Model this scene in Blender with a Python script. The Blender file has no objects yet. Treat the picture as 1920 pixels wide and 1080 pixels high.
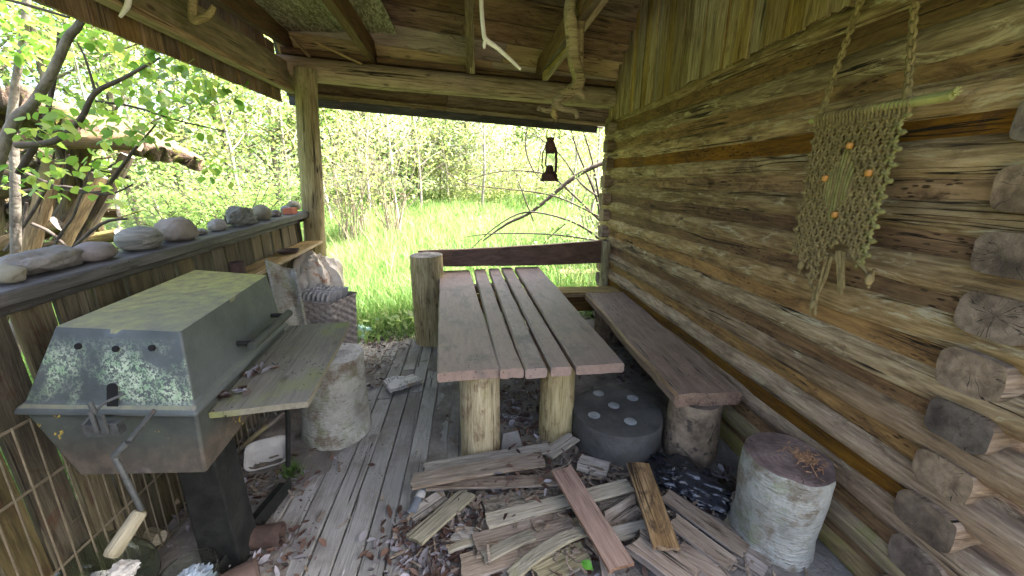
import bpy, math, random
import numpy as np
from mathutils import Vector, Matrix, noise as mn
from math import pi, sin, cos, radians, sqrt, tan, atan2
random.seed(7); RNG = np.random.default_rng(7)
S = bpy.context.scene; COL = S.collection
V = Vector
# ---------------------------------------------------------------- camera
F = 720.0; PITCH = math.atan(204/720.0); YAW = radians(6.1); HC = 1.5
cp, sp, cy, sy = cos(PITCH), sin(PITCH), cos(YAW), sin(YAW)
def ray(px, py):
    u = (px-960)/F; v = (540-py)/F
    z = v*cp-sp; h = cp+v*sp
    return V((u*cy+h*sy, -u*sy+h*cy, z))
CAM = V((0, 0, HC))
def Pz(px, py, z=0.0):
    r = ray(px, py); return CAM+r*((z-HC)/r.z)
def PY(px, py, Y):
    r = ray(px, py); return CAM+r*(Y/r.y)
def PX(px, py, X):
    r = ray(px, py); return CAM+r*(X/r.x)
cd = bpy.data.cameras.new('camera'); cam = bpy.data.objects.new('camera', cd); COL.objects.link(cam)
cd.sensor_width = 36; cd.lens = 36*F/1920; cd.clip_start = .02; cd.clip_end = 2000
cam.location = CAM; cam.rotation_euler = (pi/2-PITCH, 0, -YAW); S.camera = cam
# ---------------------------------------------------------------- world / light
W_ = bpy.data.worlds.new('World'); S.world = W_; W_.use_nodes = True
wn = W_.node_tree; bg = wn.nodes['Background']
sky = wn.nodes.new('ShaderNodeTexSky'); sky.sky_type = 'NISHITA'; sky.sun_disc = False
SUN_EL = radians(50); SUN_AZ = (1.0, 0.22)
sky.sun_elevation = SUN_EL
sky.sun_rotation = atan2(SUN_AZ[0], SUN_AZ[1])
sky.air_density = .6; sky.dust_density = 8.0; sky.ozone_density = .3
wn.links.new(sky.outputs[0], bg.inputs[0]); bg.inputs[1].default_value = 0.15
sl = bpy.data.lights.new('sun', 'SUN'); sl.energy = 3.3; sl.angle = radians(.5); sl.color = (1, .95, .86)
so = bpy.data.objects.new('sun', sl); COL.objects.link(so)
d = V((SUN_AZ[0], SUN_AZ[1], 0)).normalized()*cos(SUN_EL)+V((0, 0, sin(SUN_EL)))
so.rotation_euler = d.to_track_quat('Z', 'Y').to_euler(); so.location = (5, 5, 12)
S.view_settings.view_transform = 'Standard'; S.view_settings.look = 'None'
S.view_settings.exposure = 3.65; S.view_settings.gamma = 1
S.cycles.use_denoising = True
S.cycles.max_bounces = 8; S.cycles.diffuse_bounces = 4; S.cycles.transparent_max_bounces = 8
S.cycles.sample_clamp_indirect = 6
# ---------------------------------------------------------------- node helpers
class NB:
    def __init__(s, name):
        s.m = bpy.data.materials.new(name); s.m.use_nodes = True
        s.t = s.m.node_tree; s.p = s.t.nodes['Principled BSDF']; s.out = s.t.nodes['Material Output']
    def n(s, kind): return s.t.nodes.new(kind)
    def put(s, sock, v):
        if v is None: return
        if hasattr(v, 'is_linked') or isinstance(v, bpy.types.NodeSocket): s.t.links.new(v, sock)
        else:
            if sock.type == 'RGBA' and len(v) == 3: v = (*v, 1)
            sock.default_value = v
    def coord(s, rnd=True):
        o = s.n('ShaderNodeTexCoord').outputs['Object']
        if not rnd: s.r = None; return o
        g = s.n('ShaderNodeNewGeometry').outputs['Random Per Island']
        oi = s.n('ShaderNodeObjectInfo').outputs['Random']
        s.r = s.math('FRACT', s.math('ADD', s.math('MULTIPLY', g, 5.3), oi))
        c = s.n('ShaderNodeCombineXYZ')
        for i, k in enumerate((41., 23., 17.)): s.put(c.inputs[i], s.math('MULTIPLY', s.r, k))
        a = s.n('ShaderNodeVectorMath'); a.operation = 'ADD'; s.put(a.inputs[0], o); s.put(a.inputs[1], c.outputs[0])
        return a.outputs[0]
    def map(s, v, sc, loc=(0, 0, 0)):
        m = s.n('ShaderNodeMapping'); s.put(m.inputs[0], v); m.inputs['Scale'].default_value = sc; m.inputs['Location'].default_value = loc
        return m.outputs[0]
    def noise(s, v, sc, det=4, ro=.55, dist=0):
        t = s.n('ShaderNodeTexNoise'); s.put(t.inputs['Vector'], v); t.inputs['Scale'].default_value = sc
        t.inputs['Detail'].default_value = det; t.inputs['Roughness'].default_value = ro; t.inputs['Distortion'].default_value = dist
        return t.outputs[0]
    def voro(s, v, sc, feat='F1', out='Distance'):
        t = s.n('ShaderNodeTexVoronoi'); s.put(t.inputs['Vector'], v); t.inputs['Scale'].default_value = sc; t.feature = feat
        return t.outputs[out]
    def math(s, op, a, b=0, c=None):
        m = s.n('ShaderNodeMath'); m.operation = op; s.put(m.inputs[0], a); s.put(m.inputs[1], b)
        if c is not None: s.put(m.inputs[2], c)
        return m.outputs[0]
    def ramp(s, f, stops):
        r = s.n('ShaderNodeValToRGB'); s.put(r.inputs[0], f); e = r.color_ramp.elements
        while len(e) < len(stops): e.new(.5)
        for i, (p, c) in enumerate(stops):
            e[i].position = p; e[i].color = (c, c, c, 1) if not hasattr(c, '__len__') else (*c, 1)
        return r.outputs[0]
    def step(s, f, a, b): return s.ramp(f, [(a, 0.), (b, 1.)]) if a < b else s.ramp(f, [(b, 1.), (a, 0.)])
    def mix(s, f, a, b, mode='MIX'):
        m = s.n('ShaderNodeMix'); m.data_type = 'RGBA'; m.blend_type = mode
        s.put(m.inputs[0], f); s.put(m.inputs[6], a); s.put(m.inputs[7], b); return m.outputs[2]
    def hsv(s, c, h=.5, sa=1., v=1.):
        m = s.n('ShaderNodeHueSaturation'); s.put(m.inputs['Color'], c); s.put(m.inputs['Hue'], h); s.put(m.inputs['Saturation'], sa); s.put(m.inputs['Value'], v)
        return m.outputs[0]
    def bump(s, h, st=.3, di=.01):
        b = s.n('ShaderNodeBump'); b.inputs['Strength'].default_value = st; b.inputs['Distance'].default_value = di
        s.put(b.inputs['Height'], h); s.t.links.new(b.outputs[0], s.p.inputs['Normal'])
    def done(s, col, rough=.85, metal=0, spec=.3):
        s.put(s.p.inputs['Base Color'], col); s.put(s.p.inputs['Roughness'], rough); s.put(s.p.inputs['Metallic'], metal)
        s.p.inputs['Specular IOR Level'].default_value = spec; return s.m

WARM = {'deck_wood': (1.0, 1, .94), 'weathered_log': (1.12, .99, .84), 'rail_wood': (1, 1, 1), 'grill_shelf_wood': (1.02, 1, .95), 'post_wood': (.95, .97, .92), 'table_wood': (1.08, .96, .88), 'bench_wood': (1.1, .96, .86), 'table_leg_wood': (1.0, .98, .9), 'fence_wood': (.9, .92, .84),
        'grey_board': (1., 1, .94), 'brown_board': (.93, .96, .93), 'olive_board': (1, 1, .95), 'red_board': (.95, .97, .93), 'pale_board': (.85, .87, .86), 'pink_board': (.88, .95, .95), 'amber_board': (1., .98, .92), 'old_firewood': (1, 1, .9),
        'low_log': (1.1, .98, .86), 'chinking_board': (1.1, .98, .8), 'handle_wood': (1, 1, .9)}
def wood(name, dark, mid, light, rough=.85, grain=14, var=.5, moss=0, mosscol=(.12, .13, .03), stain=0, staincol=(.05, .025, .012),
         speck=0, crack=1., knots=True, bump=.5, pale=0, palecol=(.42, .36, .24), spec=.25, hole=0, sat=.25, dirt=0):
    wf = WARM.get(name, (1.14, 1.0, .80)); dark, mid, light = [tuple(x*y for x, y in zip(c, wf)) for c in (dark, mid, light)]
    b = NB(name); v = b.coord()
    n1 = b.noise(b.map(v, (1.8, grain, grain)), 1.5, 7, .72, .6)
    n2 = b.noise(b.map(v, (3.5, grain*6, grain*6)), 2, 3, .6)
    f = b.math('ADD', b.math('MULTIPLY', n1, .6), b.math('MULTIPLY', n2, .4))
    c = b.ramp(f, [(.37, dark), (.49, mid), (.62, light)])
    r2 = b.math('FRACT', b.math('MULTIPLY', b.r, 7.7))
    c = b.hsv(c, .5, b.math('ADD', 1-sat, b.math('MULTIPLY', r2, 2*sat)), b.math('ADD', 1-var/2, b.math('MULTIPLY', b.r, var)))
    h = f
    if pale:
        c = b.mix(b.math('MULTIPLY', b.step(b.noise(b.map(v, (1.6, 6, 6)), 2.2, 8, .75, 1.2), .62-pale*.14, .68-pale*.1), .8), c, palecol)
    if stain:
        c = b.mix(b.math('MULTIPLY', b.step(b.noise(b.map(v, (2., 4.5, 4.5)), 2, 8, .75, .8), .60-stain*.15, .70-stain*.1), .85), c, staincol)
    if knots:
        kv = b.voro(b.map(v, (2.4, 6, 6)), 1.3)
        k = b.step(kv, .11, .045); c = b.mix(b.math('MULTIPLY', k, .75), c, tuple(x*.45 for x in dark))
        h = b.math('SUBTRACT', h, b.math('MULTIPLY', k, .25))
    if crack:
        cn = b.noise(b.map(v, (.3, grain*1.5, grain*1.5)), 1.6, 3, .5, .15)
        ck = b.math('MULTIPLY', b.step(b.math('ABSOLUTE', b.math('SUBTRACT', cn, .55)), .009*crack+.003, .003), b.step(b.noise(v, 2.5, 2), .47, .55))
        c = b.mix(ck, c, (.012, .009, .006)); h = b.math('SUBTRACT', h, ck)
    if hole:
        hv = b.step(b.voro(b.map(v, (22, 75, 75)), 1), .3, .18); hm = b.step(b.noise(v, 3, 2), .45, .6)
        hh = b.math('MULTIPLY', hv, hm); c = b.mix(b.math('MULTIPLY', hh, .85), c, (.015, .008, .004)); h = b.math('SUBTRACT', h, hh)
    if dirt:
        c = b.mix(b.math('MULTIPLY', b.step(b.noise(v, 2.6, 8, .7), .57-dirt*.2, .66-dirt*.1), .75), c, (.115, .102, .084))
    if moss:
        c = b.mix(b.math('MULTIPLY', b.step(b.noise(v, 3.2, 7, .7), .62-moss*.2, .72-moss*.1), .8), c, mosscol)
    if speck:
        sv = b.step(b.voro(v, 46), .2, .13); sm = b.step(b.noise(v, 5, 3), .56-speck*.1, .66-speck*.1)
        c = b.mix(b.math('MULTIPLY', sv, sm), c, (.02, .014, .01))
        c = b.mix(b.math('MULTIPLY', b.step(b.voro(b.map(v, (1, 1, 1), (3, 5, 7)), 19), .06, .035), .8), c, (.25, .2, .14))
    b.bump(h, min(1, bump*1.25), .018)
    return b.done(c, rough, 0, spec)

def simple(name, c1, c2, sc=6, rough=.8, metal=0, bump=.3, spec=.3, det=6, c3=None, p3=.62, bsc=None, bd=.01):
    b = NB(name); v = b.coord()
    n = b.noise(v, sc, det, .65)
    c = b.ramp(n, [(.35, c1), (.65, c2)])
    if c3: c = b.mix(b.step(b.noise(v, sc*1.7, 7, .75), p3, p3+.06), c, c3)
    c = b.hsv(c, .5, 1, b.math('ADD', .85, b.math('MULTIPLY', b.r, .3)))
    b.bump(b.noise(v, bsc or sc*5, 5, .65), bump, bd)
    return b.done(c, rough, metal, spec)

def leafmat(name, c1, c2, trans=.5, rough=.5, tcol=None, c3=None):
    b = NB(name); g = b.n('ShaderNodeNewGeometry').outputs['Random Per Island']
    st = [(0., c1), (1., c2)] if c3 is None else [(0., c1), (.6, c2), (1., c3)]
    c = b.ramp(g, st)
    b.done(c, rough, 0, .35)
    if trans:
        t = b.n('ShaderNodeBsdfTranslucent'); b.put(t.inputs[0], b.hsv(c, .495, 1.0, 1.35) if tcol is None else tcol)
        m = b.n('ShaderNodeMixShader'); m.inputs[0].default_value = trans
        b.t.links.new(b.p.outputs[0], m.inputs[1]); b.t.links.new(t.outputs[0], m.inputs[2]); b.t.links.new(m.outputs[0], b.out.inputs[0])
    return b.m

def glass(name, col=(.9, .97, .93), rough=.03, dirt=.25):
    b = NB(name); v = b.coord()
    n = b.noise(v, 9, 6, .7)
    b.done(col, rough, 0, .5); b.p.inputs['Transmission Weight'].default_value = 1; b.p.inputs['IOR'].default_value = 1.3
    df = b.n('ShaderNodeBsdfDiffuse'); df.inputs[0].default_value = (.2, .21, .17, 1)
    m = b.n('ShaderNodeMixShader'); b.put(m.inputs[0], b.math('MULTIPLY', b.step(n, .4, .75), dirt))
    b.t.links.new(b.p.outputs[0], m.inputs[1]); b.t.links.new(df.outputs[0], m.inputs[2]); b.t.links.new(m.outputs[0], b.out.inputs[0])
    return b.m
# ---------------------------------------------------------------- mesh helpers
WM = {}
class MB:
    def __init__(s): s.v = []; s.f = []; s.mi = []
    def add(s, vs, fs, mi=0):
        o = len(s.v); s.v += [tuple(x) for x in vs]; s.f += [tuple(i+o for i in f) for f in fs]; s.mi += [mi]*len(fs); return s
    def board(s, x0, x1, y0, y1, z0, z1, seg=8, bev=.004, warp=0., seed=None, M=None, mi=0, chip=0., bow=0., twist=0.):
        """a board along x with eased edges; ends ragged by chip, long edges wandering by warp"""
        seed = random.random()*100 if seed is None else seed
        ring = [(y0+bev, z0), (y1-bev, z0), (y1, z0+bev), (y1, z1-bev), (y1-bev, z1), (y0+bev, z1), (y0, z1-bev), (y0, z0+bev)]
        # subdivide the flat top and bottom so ragged ends show
        rg = []
        k = 4 if chip else 1
        for i in range(8):
            a, b = ring[i], ring[(i+1) % 8]; kk = k if i in (0, 4) else 1
            for j in range(kk): rg.append((a[0]+(b[0]-a[0])*j/kk, a[1]+(b[1]-a[1])*j/kk))
        ring = rg; n = len(ring); vs = []; fs = []
        ym = (y0+y1)/2; zm = (z0+z1)/2
        for i in range(seg+1):
            t = i/seg; x = x0+(x1-x0)*t
            for (y, z) in ring:
                dy = warp*(mn.noise(V((x*2.3+seed, 1.7 if y > ym else 5.1, seed)))+.5*mn.noise(V((x*9+seed, 1.7 if y > ym else 5.1, seed))))
                dz = warp*.7*mn.noise(V((x*2.1, seed, y*6)))+bow*(4*t*(1-t))
                dx = 0
                if chip and i in (0, seg): dx = chip*(mn.noise(V((y*60, seed, i*3.)))+.7*mn.noise(V((y*170, seed, i*3.))))
                a = twist*(t-.5); yy = ym+(y-ym)*cos(a)-(z-zm)*sin(a); zz = zm+(y-ym)*sin(a)+(z-zm)*cos(a)
                vs.append((x+dx, yy+dy, zz+dz))
        for i in range(seg):
            for j in range(n):
                a = i*n+j; b2 = i*n+(j+1) % n; fs.append((a, b2, b2+n, a+n))
        fs.append(tuple(range(n-1, -1, -1))); fs.append(tuple(range(seg*n, seg*n+n)))
        if M is not None: vs = [M @ V(p) for p in vs]
        return s.add(vs, fs, mi)
    def tube(s, pts, rad, n=8, cap=True, mi=0, rough=0., flat=(1, 1), seed=0., capmi=None):
        pts = [V(p) for p in pts]; m = len(pts)
        if not hasattr(rad, '__len__'): rad = [rad]*m
        vs = []; fs = []
        t0 = (pts[1]-pts[0]).normalized()
        up = V((0, 0, 1)) if abs(t0.z) < .9 else V((1, 0, 0))
        nx = t0.cross(up).normalized()
        for i in range(m):
            t = (pts[min(i+1, m-1)]-pts[max(i-1, 0)])
            t = t.normalized() if t.length > 1e-9 else t0
            nx = (nx-t*nx.dot(t)).normalized(); ny = t.cross(nx)
            for j in range(n):
                a = 2*pi*j/n; r = rad[i]
                if rough: r *= 1+rough*mn.noise(V((pts[i].x*4+cos(a)*1.3+seed, pts[i].y*4+sin(a)*1.3, pts[i].z*4+seed)))
                vs.append(pts[i]+nx*(cos(a)*r*flat[0])+ny*(sin(a)*r*flat[1]))
        for i in range(m-1):
            for j in range(n):
                a = i*n+j; b = i*n+(j+1) % n; fs.append((a, b, b+n, a+n))
        s.add(vs, fs, mi)
        if cap:
            o = len(s.v)-len(vs)
            s.f += [tuple(o+k for k in range(n-1, -1, -1)), tuple(o+(m-1)*n+k for k in range(n))]; s.mi += [mi if capmi is None else capmi]*2
        return s
    def lathe(s, prof, n=32, M=None, mi=0, rough=0., seed=0., cap=True, capmi=None):
        vs = []; fs = []; m = len(prof)
        for (r, z) in prof:
            for j in range(n):
                a = 2*pi*j/n; q = r
                if rough: q *= 1+rough*(mn.noise(V((cos(a)*2+seed, sin(a)*2, z*3+seed)))+.4*mn.noise(V((cos(a)*7+seed, sin(a)*7, z*9))))
                vs.append(V((q*cos(a), q*sin(a), z)))
        for i in range(m-1):
            for j in range(n):
                a = i*n+j; b = i*n+(j+1) % n; fs.append((a, b, b+n, a+n))
        if M is not None: vs = [M @ p for p in vs]
        s.add(vs, fs, mi); o = len(s.v)-len(vs)
        if cap:
            if prof[0][0] > 1e-4: s.f.append(tuple(o+k for k in range(n-1, -1, -1))); s.mi.append(mi if capmi is None else capmi)
            if prof[-1][0] > 1e-4: s.f.append(tuple(o+(m-1)*n+k for k in range(n))); s.mi.append(mi if capmi is None else capmi)
        return s
    def blob(s, c, rx, ry, rz, sub=4, amp=.15, freq=1.5, seed=0., ridge=0., flatb=None, M=None, mi=0, sup=1.):
        vs0, fs = ICO[sub]; vs = []
        for p in vs0:
            k = 1+amp*mn.noise(p*freq+V((seed, seed*.7, 3)))+amp*.4*mn.noise(p*freq*2.7+V((seed, 1, 3)))
            if ridge: k += ridge*(abs(mn.noise(p*freq*2.2+V((seed, 9, 1))))-.2)+ridge*.5*(abs(mn.noise(p*freq*5+V((seed, 9, 1))))-.2)
            q = p if sup == 1. else V([math.copysign(abs(x)**sup, x) for x in p])
            z = q.z*k*rz
            if flatb is not None and z < flatb*rz: z = flatb*rz
            vs.append(V((q.x*k*rx, q.y*k*ry, z)))
        if M is not None: vs = [M @ p for p in vs]
        return s.add([V(c)+p for p in vs], fs, mi)
    def hexa(s, c, mi=0):
        """eight corners: four below then four above, both counter-clockwise"""
        return s.add(c, [(3, 2, 1, 0), (4, 5, 6, 7), (0, 1, 5, 4), (1, 2, 6, 5), (2, 3, 7, 6), (3, 0, 4, 7)], mi)
    def box(s, x0, x1, y0, y1, z0, z1, mi=0):
        return s.hexa([(x0, y0, z0), (x1, y0, z0), (x1, y1, z0), (x0, y1, z0), (x0, y0, z1), (x1, y0, z1), (x1, y1, z1), (x0, y1, z1)], mi)
    def grid(s, fn, nu, nv, mi=0):
        vs = [fn(i/nu, j/nv) for j in range(nv+1) for i in range(nu+1)]
        fs = [(j*(nu+1)+i, j*(nu+1)+i+1, (j+1)*(nu+1)+i+1, (j+1)*(nu+1)+i) for j in range(nv) for i in range(nu)]
        return s.add(vs, fs, mi)
    def build(s, name, mat, parent=None, M=None, smooth=40, bevel=0, thick=0):
        M = Matrix.Identity(4) if M is None else M
        me = bpy.data.meshes.new(name); me.from_pydata([tuple(p) for p in s.v], [], s.f)
        mats = mat if isinstance(mat, (list, tuple)) else [mat]
        for m in mats: me.materials.append(m)
        if len(mats) > 1: me.polygons.foreach_set('material_index', s.mi)
        if smooth:
            me.polygons.foreach_set('use_smooth', [True]*len(s.f)); me.set_sharp_from_angle(angle=radians(smooth))
        me.update()
        return place(name, me, parent, M, bevel, thick)
def place(name, me, parent, M, bevel=0, thick=0):
    o = bpy.data.objects.new(name, me); COL.objects.link(o)
    if parent is not None:
        o.parent = parent; o.matrix_local = WM[parent.name].inverted() @ M
    else: o.matrix_world = M
    WM[o.name] = M.copy()
    if thick:
        k = o.modifiers.new('t', 'SOLIDIFY'); k.thickness = thick; k.offset = 0
    if bevel:
        k = o.modifiers.new('b', 'BEVEL'); k.width = bevel; k.segments = 2; k.limit_method = 'ANGLE'; k.angle_limit = radians(40)
    return o
def _ico():
    import bmesh
    out = {}
    for k in (1, 2, 3, 4, 5):
        bm = bmesh.new(); bmesh.ops.create_icosphere(bm, subdivisions=k, radius=1)
        bm.verts.ensure_lookup_table(); out[k] = ([v.co.copy() for v in bm.verts], [tuple(v.index for v in f.verts) for f in bm.faces]); bm.free()
    return out
ICO = _ico()
def thing(name, label, cat, loc=(0, 0, 0), group=None):
    o = bpy.data.objects.new(name, None); COL.objects.link(o); M = Matrix.Translation(V(loc)); o.matrix_world = M; WM[o.name] = M
    o.empty_display_size = .1
    return tag(o, label, cat, group)
def tag(o, label, cat, group=None):
    o['label'] = label; o['category'] = cat
    if group: o['group'] = group
    return o
def setting(o, kind='structure', label=None):
    o['kind'] = kind
    if label: o['label'] = label
    return o
def frame(a, b, up=V((0, 0, 1))):
    """matrix with x from a to b, origin at a"""
    a, b = V(a), V(b); x = (b-a).normalized(); y = V(up).cross(x).normalized(); z = x.cross(y)
    return Matrix(((x.x, y.x, z.x, a.x), (x.y, y.y, z.y, a.y), (x.z, y.z, z.z, a.z), (0, 0, 0, 1))), (b-a).length
T = Matrix.Translation
def RX(a): return Matrix.Rotation(a, 4, 'X')
def RY(a): return Matrix.Rotation(a, 4, 'Y')
def RZ(a): return Matrix.Rotation(a, 4, 'Z')
def log_mesh(L, r, seed, n=20, seg=36, flat=(1, 1), rough=.10, bend=.012, taper=.06, sq=1.):
    """a peeled log along +x"""
    m = MB(); pts = []; rad = []
    vs = []; fs = []
    for i in range(seg+1):
        t = i/seg; x = L*t
        oy = bend*mn.noise(V((x*.9, seed, 1))); oz = bend*mn.noise(V((x*.9, seed, 7)))
        rr = r*(1+taper*(t-.5)+.05*mn.noise(V((x*1.7, seed, 3))))
        for j in range(n):
            a = 2*pi*j/n
            k = 1+rough*mn.noise(V((x*1.6, cos(a)*1.6+seed, sin(a)*1.6)))+rough*.5*mn.noise(V((x*7, cos(a)*3+seed, sin(a)*3)))
            ca, sa = math.copysign(abs(cos(a))**sq, cos(a)), math.copysign(abs(sin(a))**sq, sin(a))
            vs.append((x, oy+ca*rr*k*flat[0], oz+sa*rr*k*flat[1]))
    for i in range(seg):
        for j in range(n):
            a = i*n+j; b = i*n+(j+1) % n; fs.append((a, b, b+n, a+n))
    m.add(vs, fs, 0)
    m.add([vs[j] for j in range(n)], [tuple(range(n-1, -1, -1))], 1)
    m.add([vs[seg*n+j] for j in range(n)], [tuple(range(n))], 1)
    return m
# ---------------------------------------------------------------- materials
def endgrain(name, c1, c2, sc=60, axis='X', off=(0, .004, -.006)):
    msk = (0, 1, 1) if axis == 'X' else (1, 1, 0)
    b = NB(name); v = b.coord(); o = b.n('ShaderNodeTexCoord').outputs['Object']
    w = b.n('ShaderNodeTexWave'); w.wave_type = 'RINGS'; w.rings_direction = axis; b.put(w.inputs['Vector'], b.map(o, msk, off)); w.inputs['Scale'].default_value = sc/6
    w.inputs['Distortion'].default_value = 1.2; w.inputs['Detail'].default_value = 3; w.inputs['Detail Scale'].default_value = 1.5
    n = b.noise(v, 22, 6, .7)
    f = b.math('ADD', b.math('MULTIPLY', w.outputs[1], .08), b.math('MULTIPLY', n, .92))
    c = b.ramp(f, [(.34, c1), (.66, c2)]); c = b.mix(b.step(b.noise(v, 6, 5), .45, .65), c, tuple(x*.6 for x in c1))
    nv = b.n('ShaderNodeVectorMath'); nv.operation = 'NORMALIZE'; b.put(nv.inputs[0], b.map(o, msk, off))
    av = b.n('ShaderNodeVectorMath'); av.operation = 'ADD'; b.put(av.inputs[0], nv.outputs[0]); cx = b.n('ShaderNodeCombineXYZ'); b.put(cx.inputs[0], b.math('MULTIPLY', b.r, 31.)); b.put(av.inputs[1], cx.outputs[0])
    jit = b.n('ShaderNodeVectorMath'); jit.operation = 'MULTIPLY_ADD'; jt = b.n('ShaderNodeTexNoise'); b.put(jt.inputs['Vector'], v); jt.inputs['Scale'].default_value = 18; b.put(jit.inputs[0], jt.outputs[1]); jit.inputs[1].default_value = (.35, .35, .35); b.put(jit.inputs[2], av.outputs[0])
    ra = b.noise(jit.outputs[0], 2.2, 2, .5); ck = b.math('MULTIPLY', b.step(b.math('ABSOLUTE', b.math('SUBTRACT', ra, .5)), .007, .002), b.step(b.noise(v, 9, 2), .52, .58))
    c = b.mix(ck, c, (.01, .008, .006)); f = b.math('SUBTRACT', f, ck)
    c = b.hsv(c, .5, b.math('ADD', .8, b.math('MULTIPLY', b.r, .4)), b.math('ADD', .7, b.math('MULTIPLY', b.r, .6)))
    b.bump(f, .8, .012); return b.done(c, .9)
M_LOG = wood('weathered_log', (.085, .058, .03), (.20, .15, .08), (.36, .295, .18), grain=7, var=.5, pale=.6, palecol=(.44, .37, .22), stain=.35, staincol=(.11, .072, .038), crack=.9, bump=.9, sat=.1)
M_LOGLOW = wood('low_log', (.085, .063, .042), (.185, .145, .103), (.32, .265, .2), grain=7, var=.4, stain=.5, staincol=(.09, .06, .04), crack=1.2, bump=.8, pale=.3, sat=.12)
M_LOGMOSS = wood('mossy_log', (.10, .08, .06), (.2, .17, .12), (.3, .26, .18), grain=9, var=.3, moss=.75, mosscol=(.15, .17, .025), crack=1.5, bump=.7)
M_CHINKD = wood('dark_chinking_board', (.05, .03, .015), (.105, .063, .03), (.18, .115, .055), grain=7, var=.6, stain=.4, hole=1, knots=False, bump=.5)
M_CHINK = wood('chinking_board', (.07, .047, .026), (.15, .10, .055), (.245, .17, .095), grain=7, var=.5, stain=.6, staincol=(.07, .035, .015), sat=.12, hole=1, knots=False, bump=.5)
M_END = endgrain('log_end_grain', (.095, .068, .046), (.23, .172, .118))
M_ENDP = endgrain('pale_end_grain', (.16, .14, .12), (.36, .33, .29))
M_GABLE = wood('gable_board_wood', (.085, .062, .036), (.20, .155, .092), (.32, .27, .175), grain=12, var=.6, stain=.3, staincol=(.10, .05, .02), bump=.5)
M_ROOF = wood('roof_board_wood', (.055, .042, .03), (.115, .09, .06), (.19, .155, .105), grain=10, var=.6, stain=.3, bump=.5)
M_ROOFP = wood('pale_roof_board_wood', (.16, .14, .09), (.28, .25, .17), (.38, .34, .24), grain=10, var=.3, stain=.2, bump=.4)
M_BEAM = wood('beam_wood', (.13, .105, .06), (.25, .21, .125), (.36, .31, .20), grain=9, var=.2, crack=1.6, moss=.2, mosscol=(.12, .12, .04), bump=.6)
M_DKBEAM = wood('dark_beam_wood', (.045, .032, .022), (.09, .065, .04), (.15, .11, .065), grain=9, var=.3, bump=.5)
M_SIDEB = wood('green_beam_wood', (.09, .082, .045), (.165, .15, .08), (.25, .225, .125), grain=9, var=.3, moss=.5, mosscol=(.09, .10, .025), bump=.5)
M_POST = wood('post_wood', (.15, .125, .07), (.27, .23, .135), (.40, .35, .22), grain=9, var=.2, stain=.2, crack=1.4, moss=.25, mosscol=(.16, .16, .05), bump=.5)
M_LEG = wood('table_leg_wood', (.17, .14, .075), (.33, .28, .16), (.45, .40, .26), grain=9, var=.15, stain=.55, staincol=(.085, .035, .012), crack=1.5, moss=.2, mosscol=(.18, .18, .04), bump=.5)
M_TABLE = wood('table_wood', (.165, .136, .118), (.195, .163, .142), (.225, .19, .167), rough=.6, grain=4, var=.2, speck=1., crack=0, knots=False, bump=.12, stain=.45, staincol=(.115, .092, .075), spec=.35, dirt=.1)
M_BENCH = wood('bench_wood', (.105, .074, .053), (.175, .13, .098), (.25, .2, .155), rough=.55, grain=7, var=.2, speck=.8, crack=1., bump=.25, spec=.45)
M_BACK = wood('back_rest_wood', (.05, .027, .018), (.095, .053, .034), (.15, .09, .06), rough=.5, grain=4, var=.1, pale=.15, palecol=(.16, .13, .10), crack=.5, bump=.15, spec=.4)
M_DECK = wood('deck_wood', (.175, .172, .162), (.225, .223, .212), (.275, .273, .262), grain=9, var=.3, dirt=.5, speck=.6, crack=1.3, bump=.4, moss=.1, mosscol=(.17, .18, .13))
M_FENCE = wood('fence_wood', (.034, .028, .016), (.074, .061, .035), (.12, .10, .06), grain=10, var=.6, stain=.3, bump=.4)
M_SKIRT = wood('gable_skirt_wood', (.075, .055, .03), (.14, .108, .06), (.21, .17, .10), grain=10, var=.5, stain=.2, bump=.4)
M_RAIL = wood('rail_wood', (.028, .028, .027), (.048, .047, .045), (.085, .083, .08), rough=.6, grain=7, var=.1, speck=1., crack=.7, bump=.3)
M_SHELF = wood('shelf_wood', (.14, .115, .07), (.25, .215, .14), (.34, .30, .2), grain=10, var=.2, moss=.25, bump=.4)
M_GSHELF = wood('grill_shelf_wood', (.10, .098, .08), (.132, .128, .103), (.168, .162, .13), grain=6, var=.05, crack=.3, moss=.6, mosscol=(.145, .165, .055), speck=.8, dirt=.25, bump=.35)
PB = [wood('grey_board', (.11, .098, .078), (.235, .212, .178), (.36, .335, .295), grain=13, var=.35, stain=.2, bump=.6),
      wood('brown_board', (.095, .07, .05), (.195, .152, .116), (.30, .248, .20), grain=13, var=.3, stain=.3, bump=.6),
      wood('olive_board', (.11, .098, .062), (.20, .182, .125), (.31, .285, .205), grain=13, var=.3, moss=.25, mosscol=(.2, .2, .08), bump=.6),
      wood('red_board', (.115, .065, .042), (.205, .122, .082), (.30, .195, .14), grain=14, var=.1, stain=.2, bump=.6),
      wood('pale_board', (.20, .175, .125), (.32, .285, .215), (.42, .385, .31), grain=12, var=.2, stain=.15, bump=.5),
      wood('pink_board', (.14, .10, .077), (.265, .20, .158), (.38, .31, .25), grain=14, var=.1, bump=1.),
      wood('amber_board', (.09, .058, .03), (.19, .128, .07), (.29, .215, .13), grain=12, var=.1, crack=2., stain=.4, staincol=(.03, .018, .01), bump=.6)]
M_HANDLE = wood('handle_wood', (.10, .092, .056), (.17, .155, .095), (.24, .22, .145), grain=18, var=.05, stain=.4, bump=.5)
M_STONE = simple('grey_stone', (.12, .118, .105), (.25, .243, .215), 7, .9, 0, .9, det=9, bd=.012)
M_STONEB = simple('brown_stone', (.09, .08, .07), (.165, .148, .13), 6, .8, 0, .5, det=9)
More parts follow.
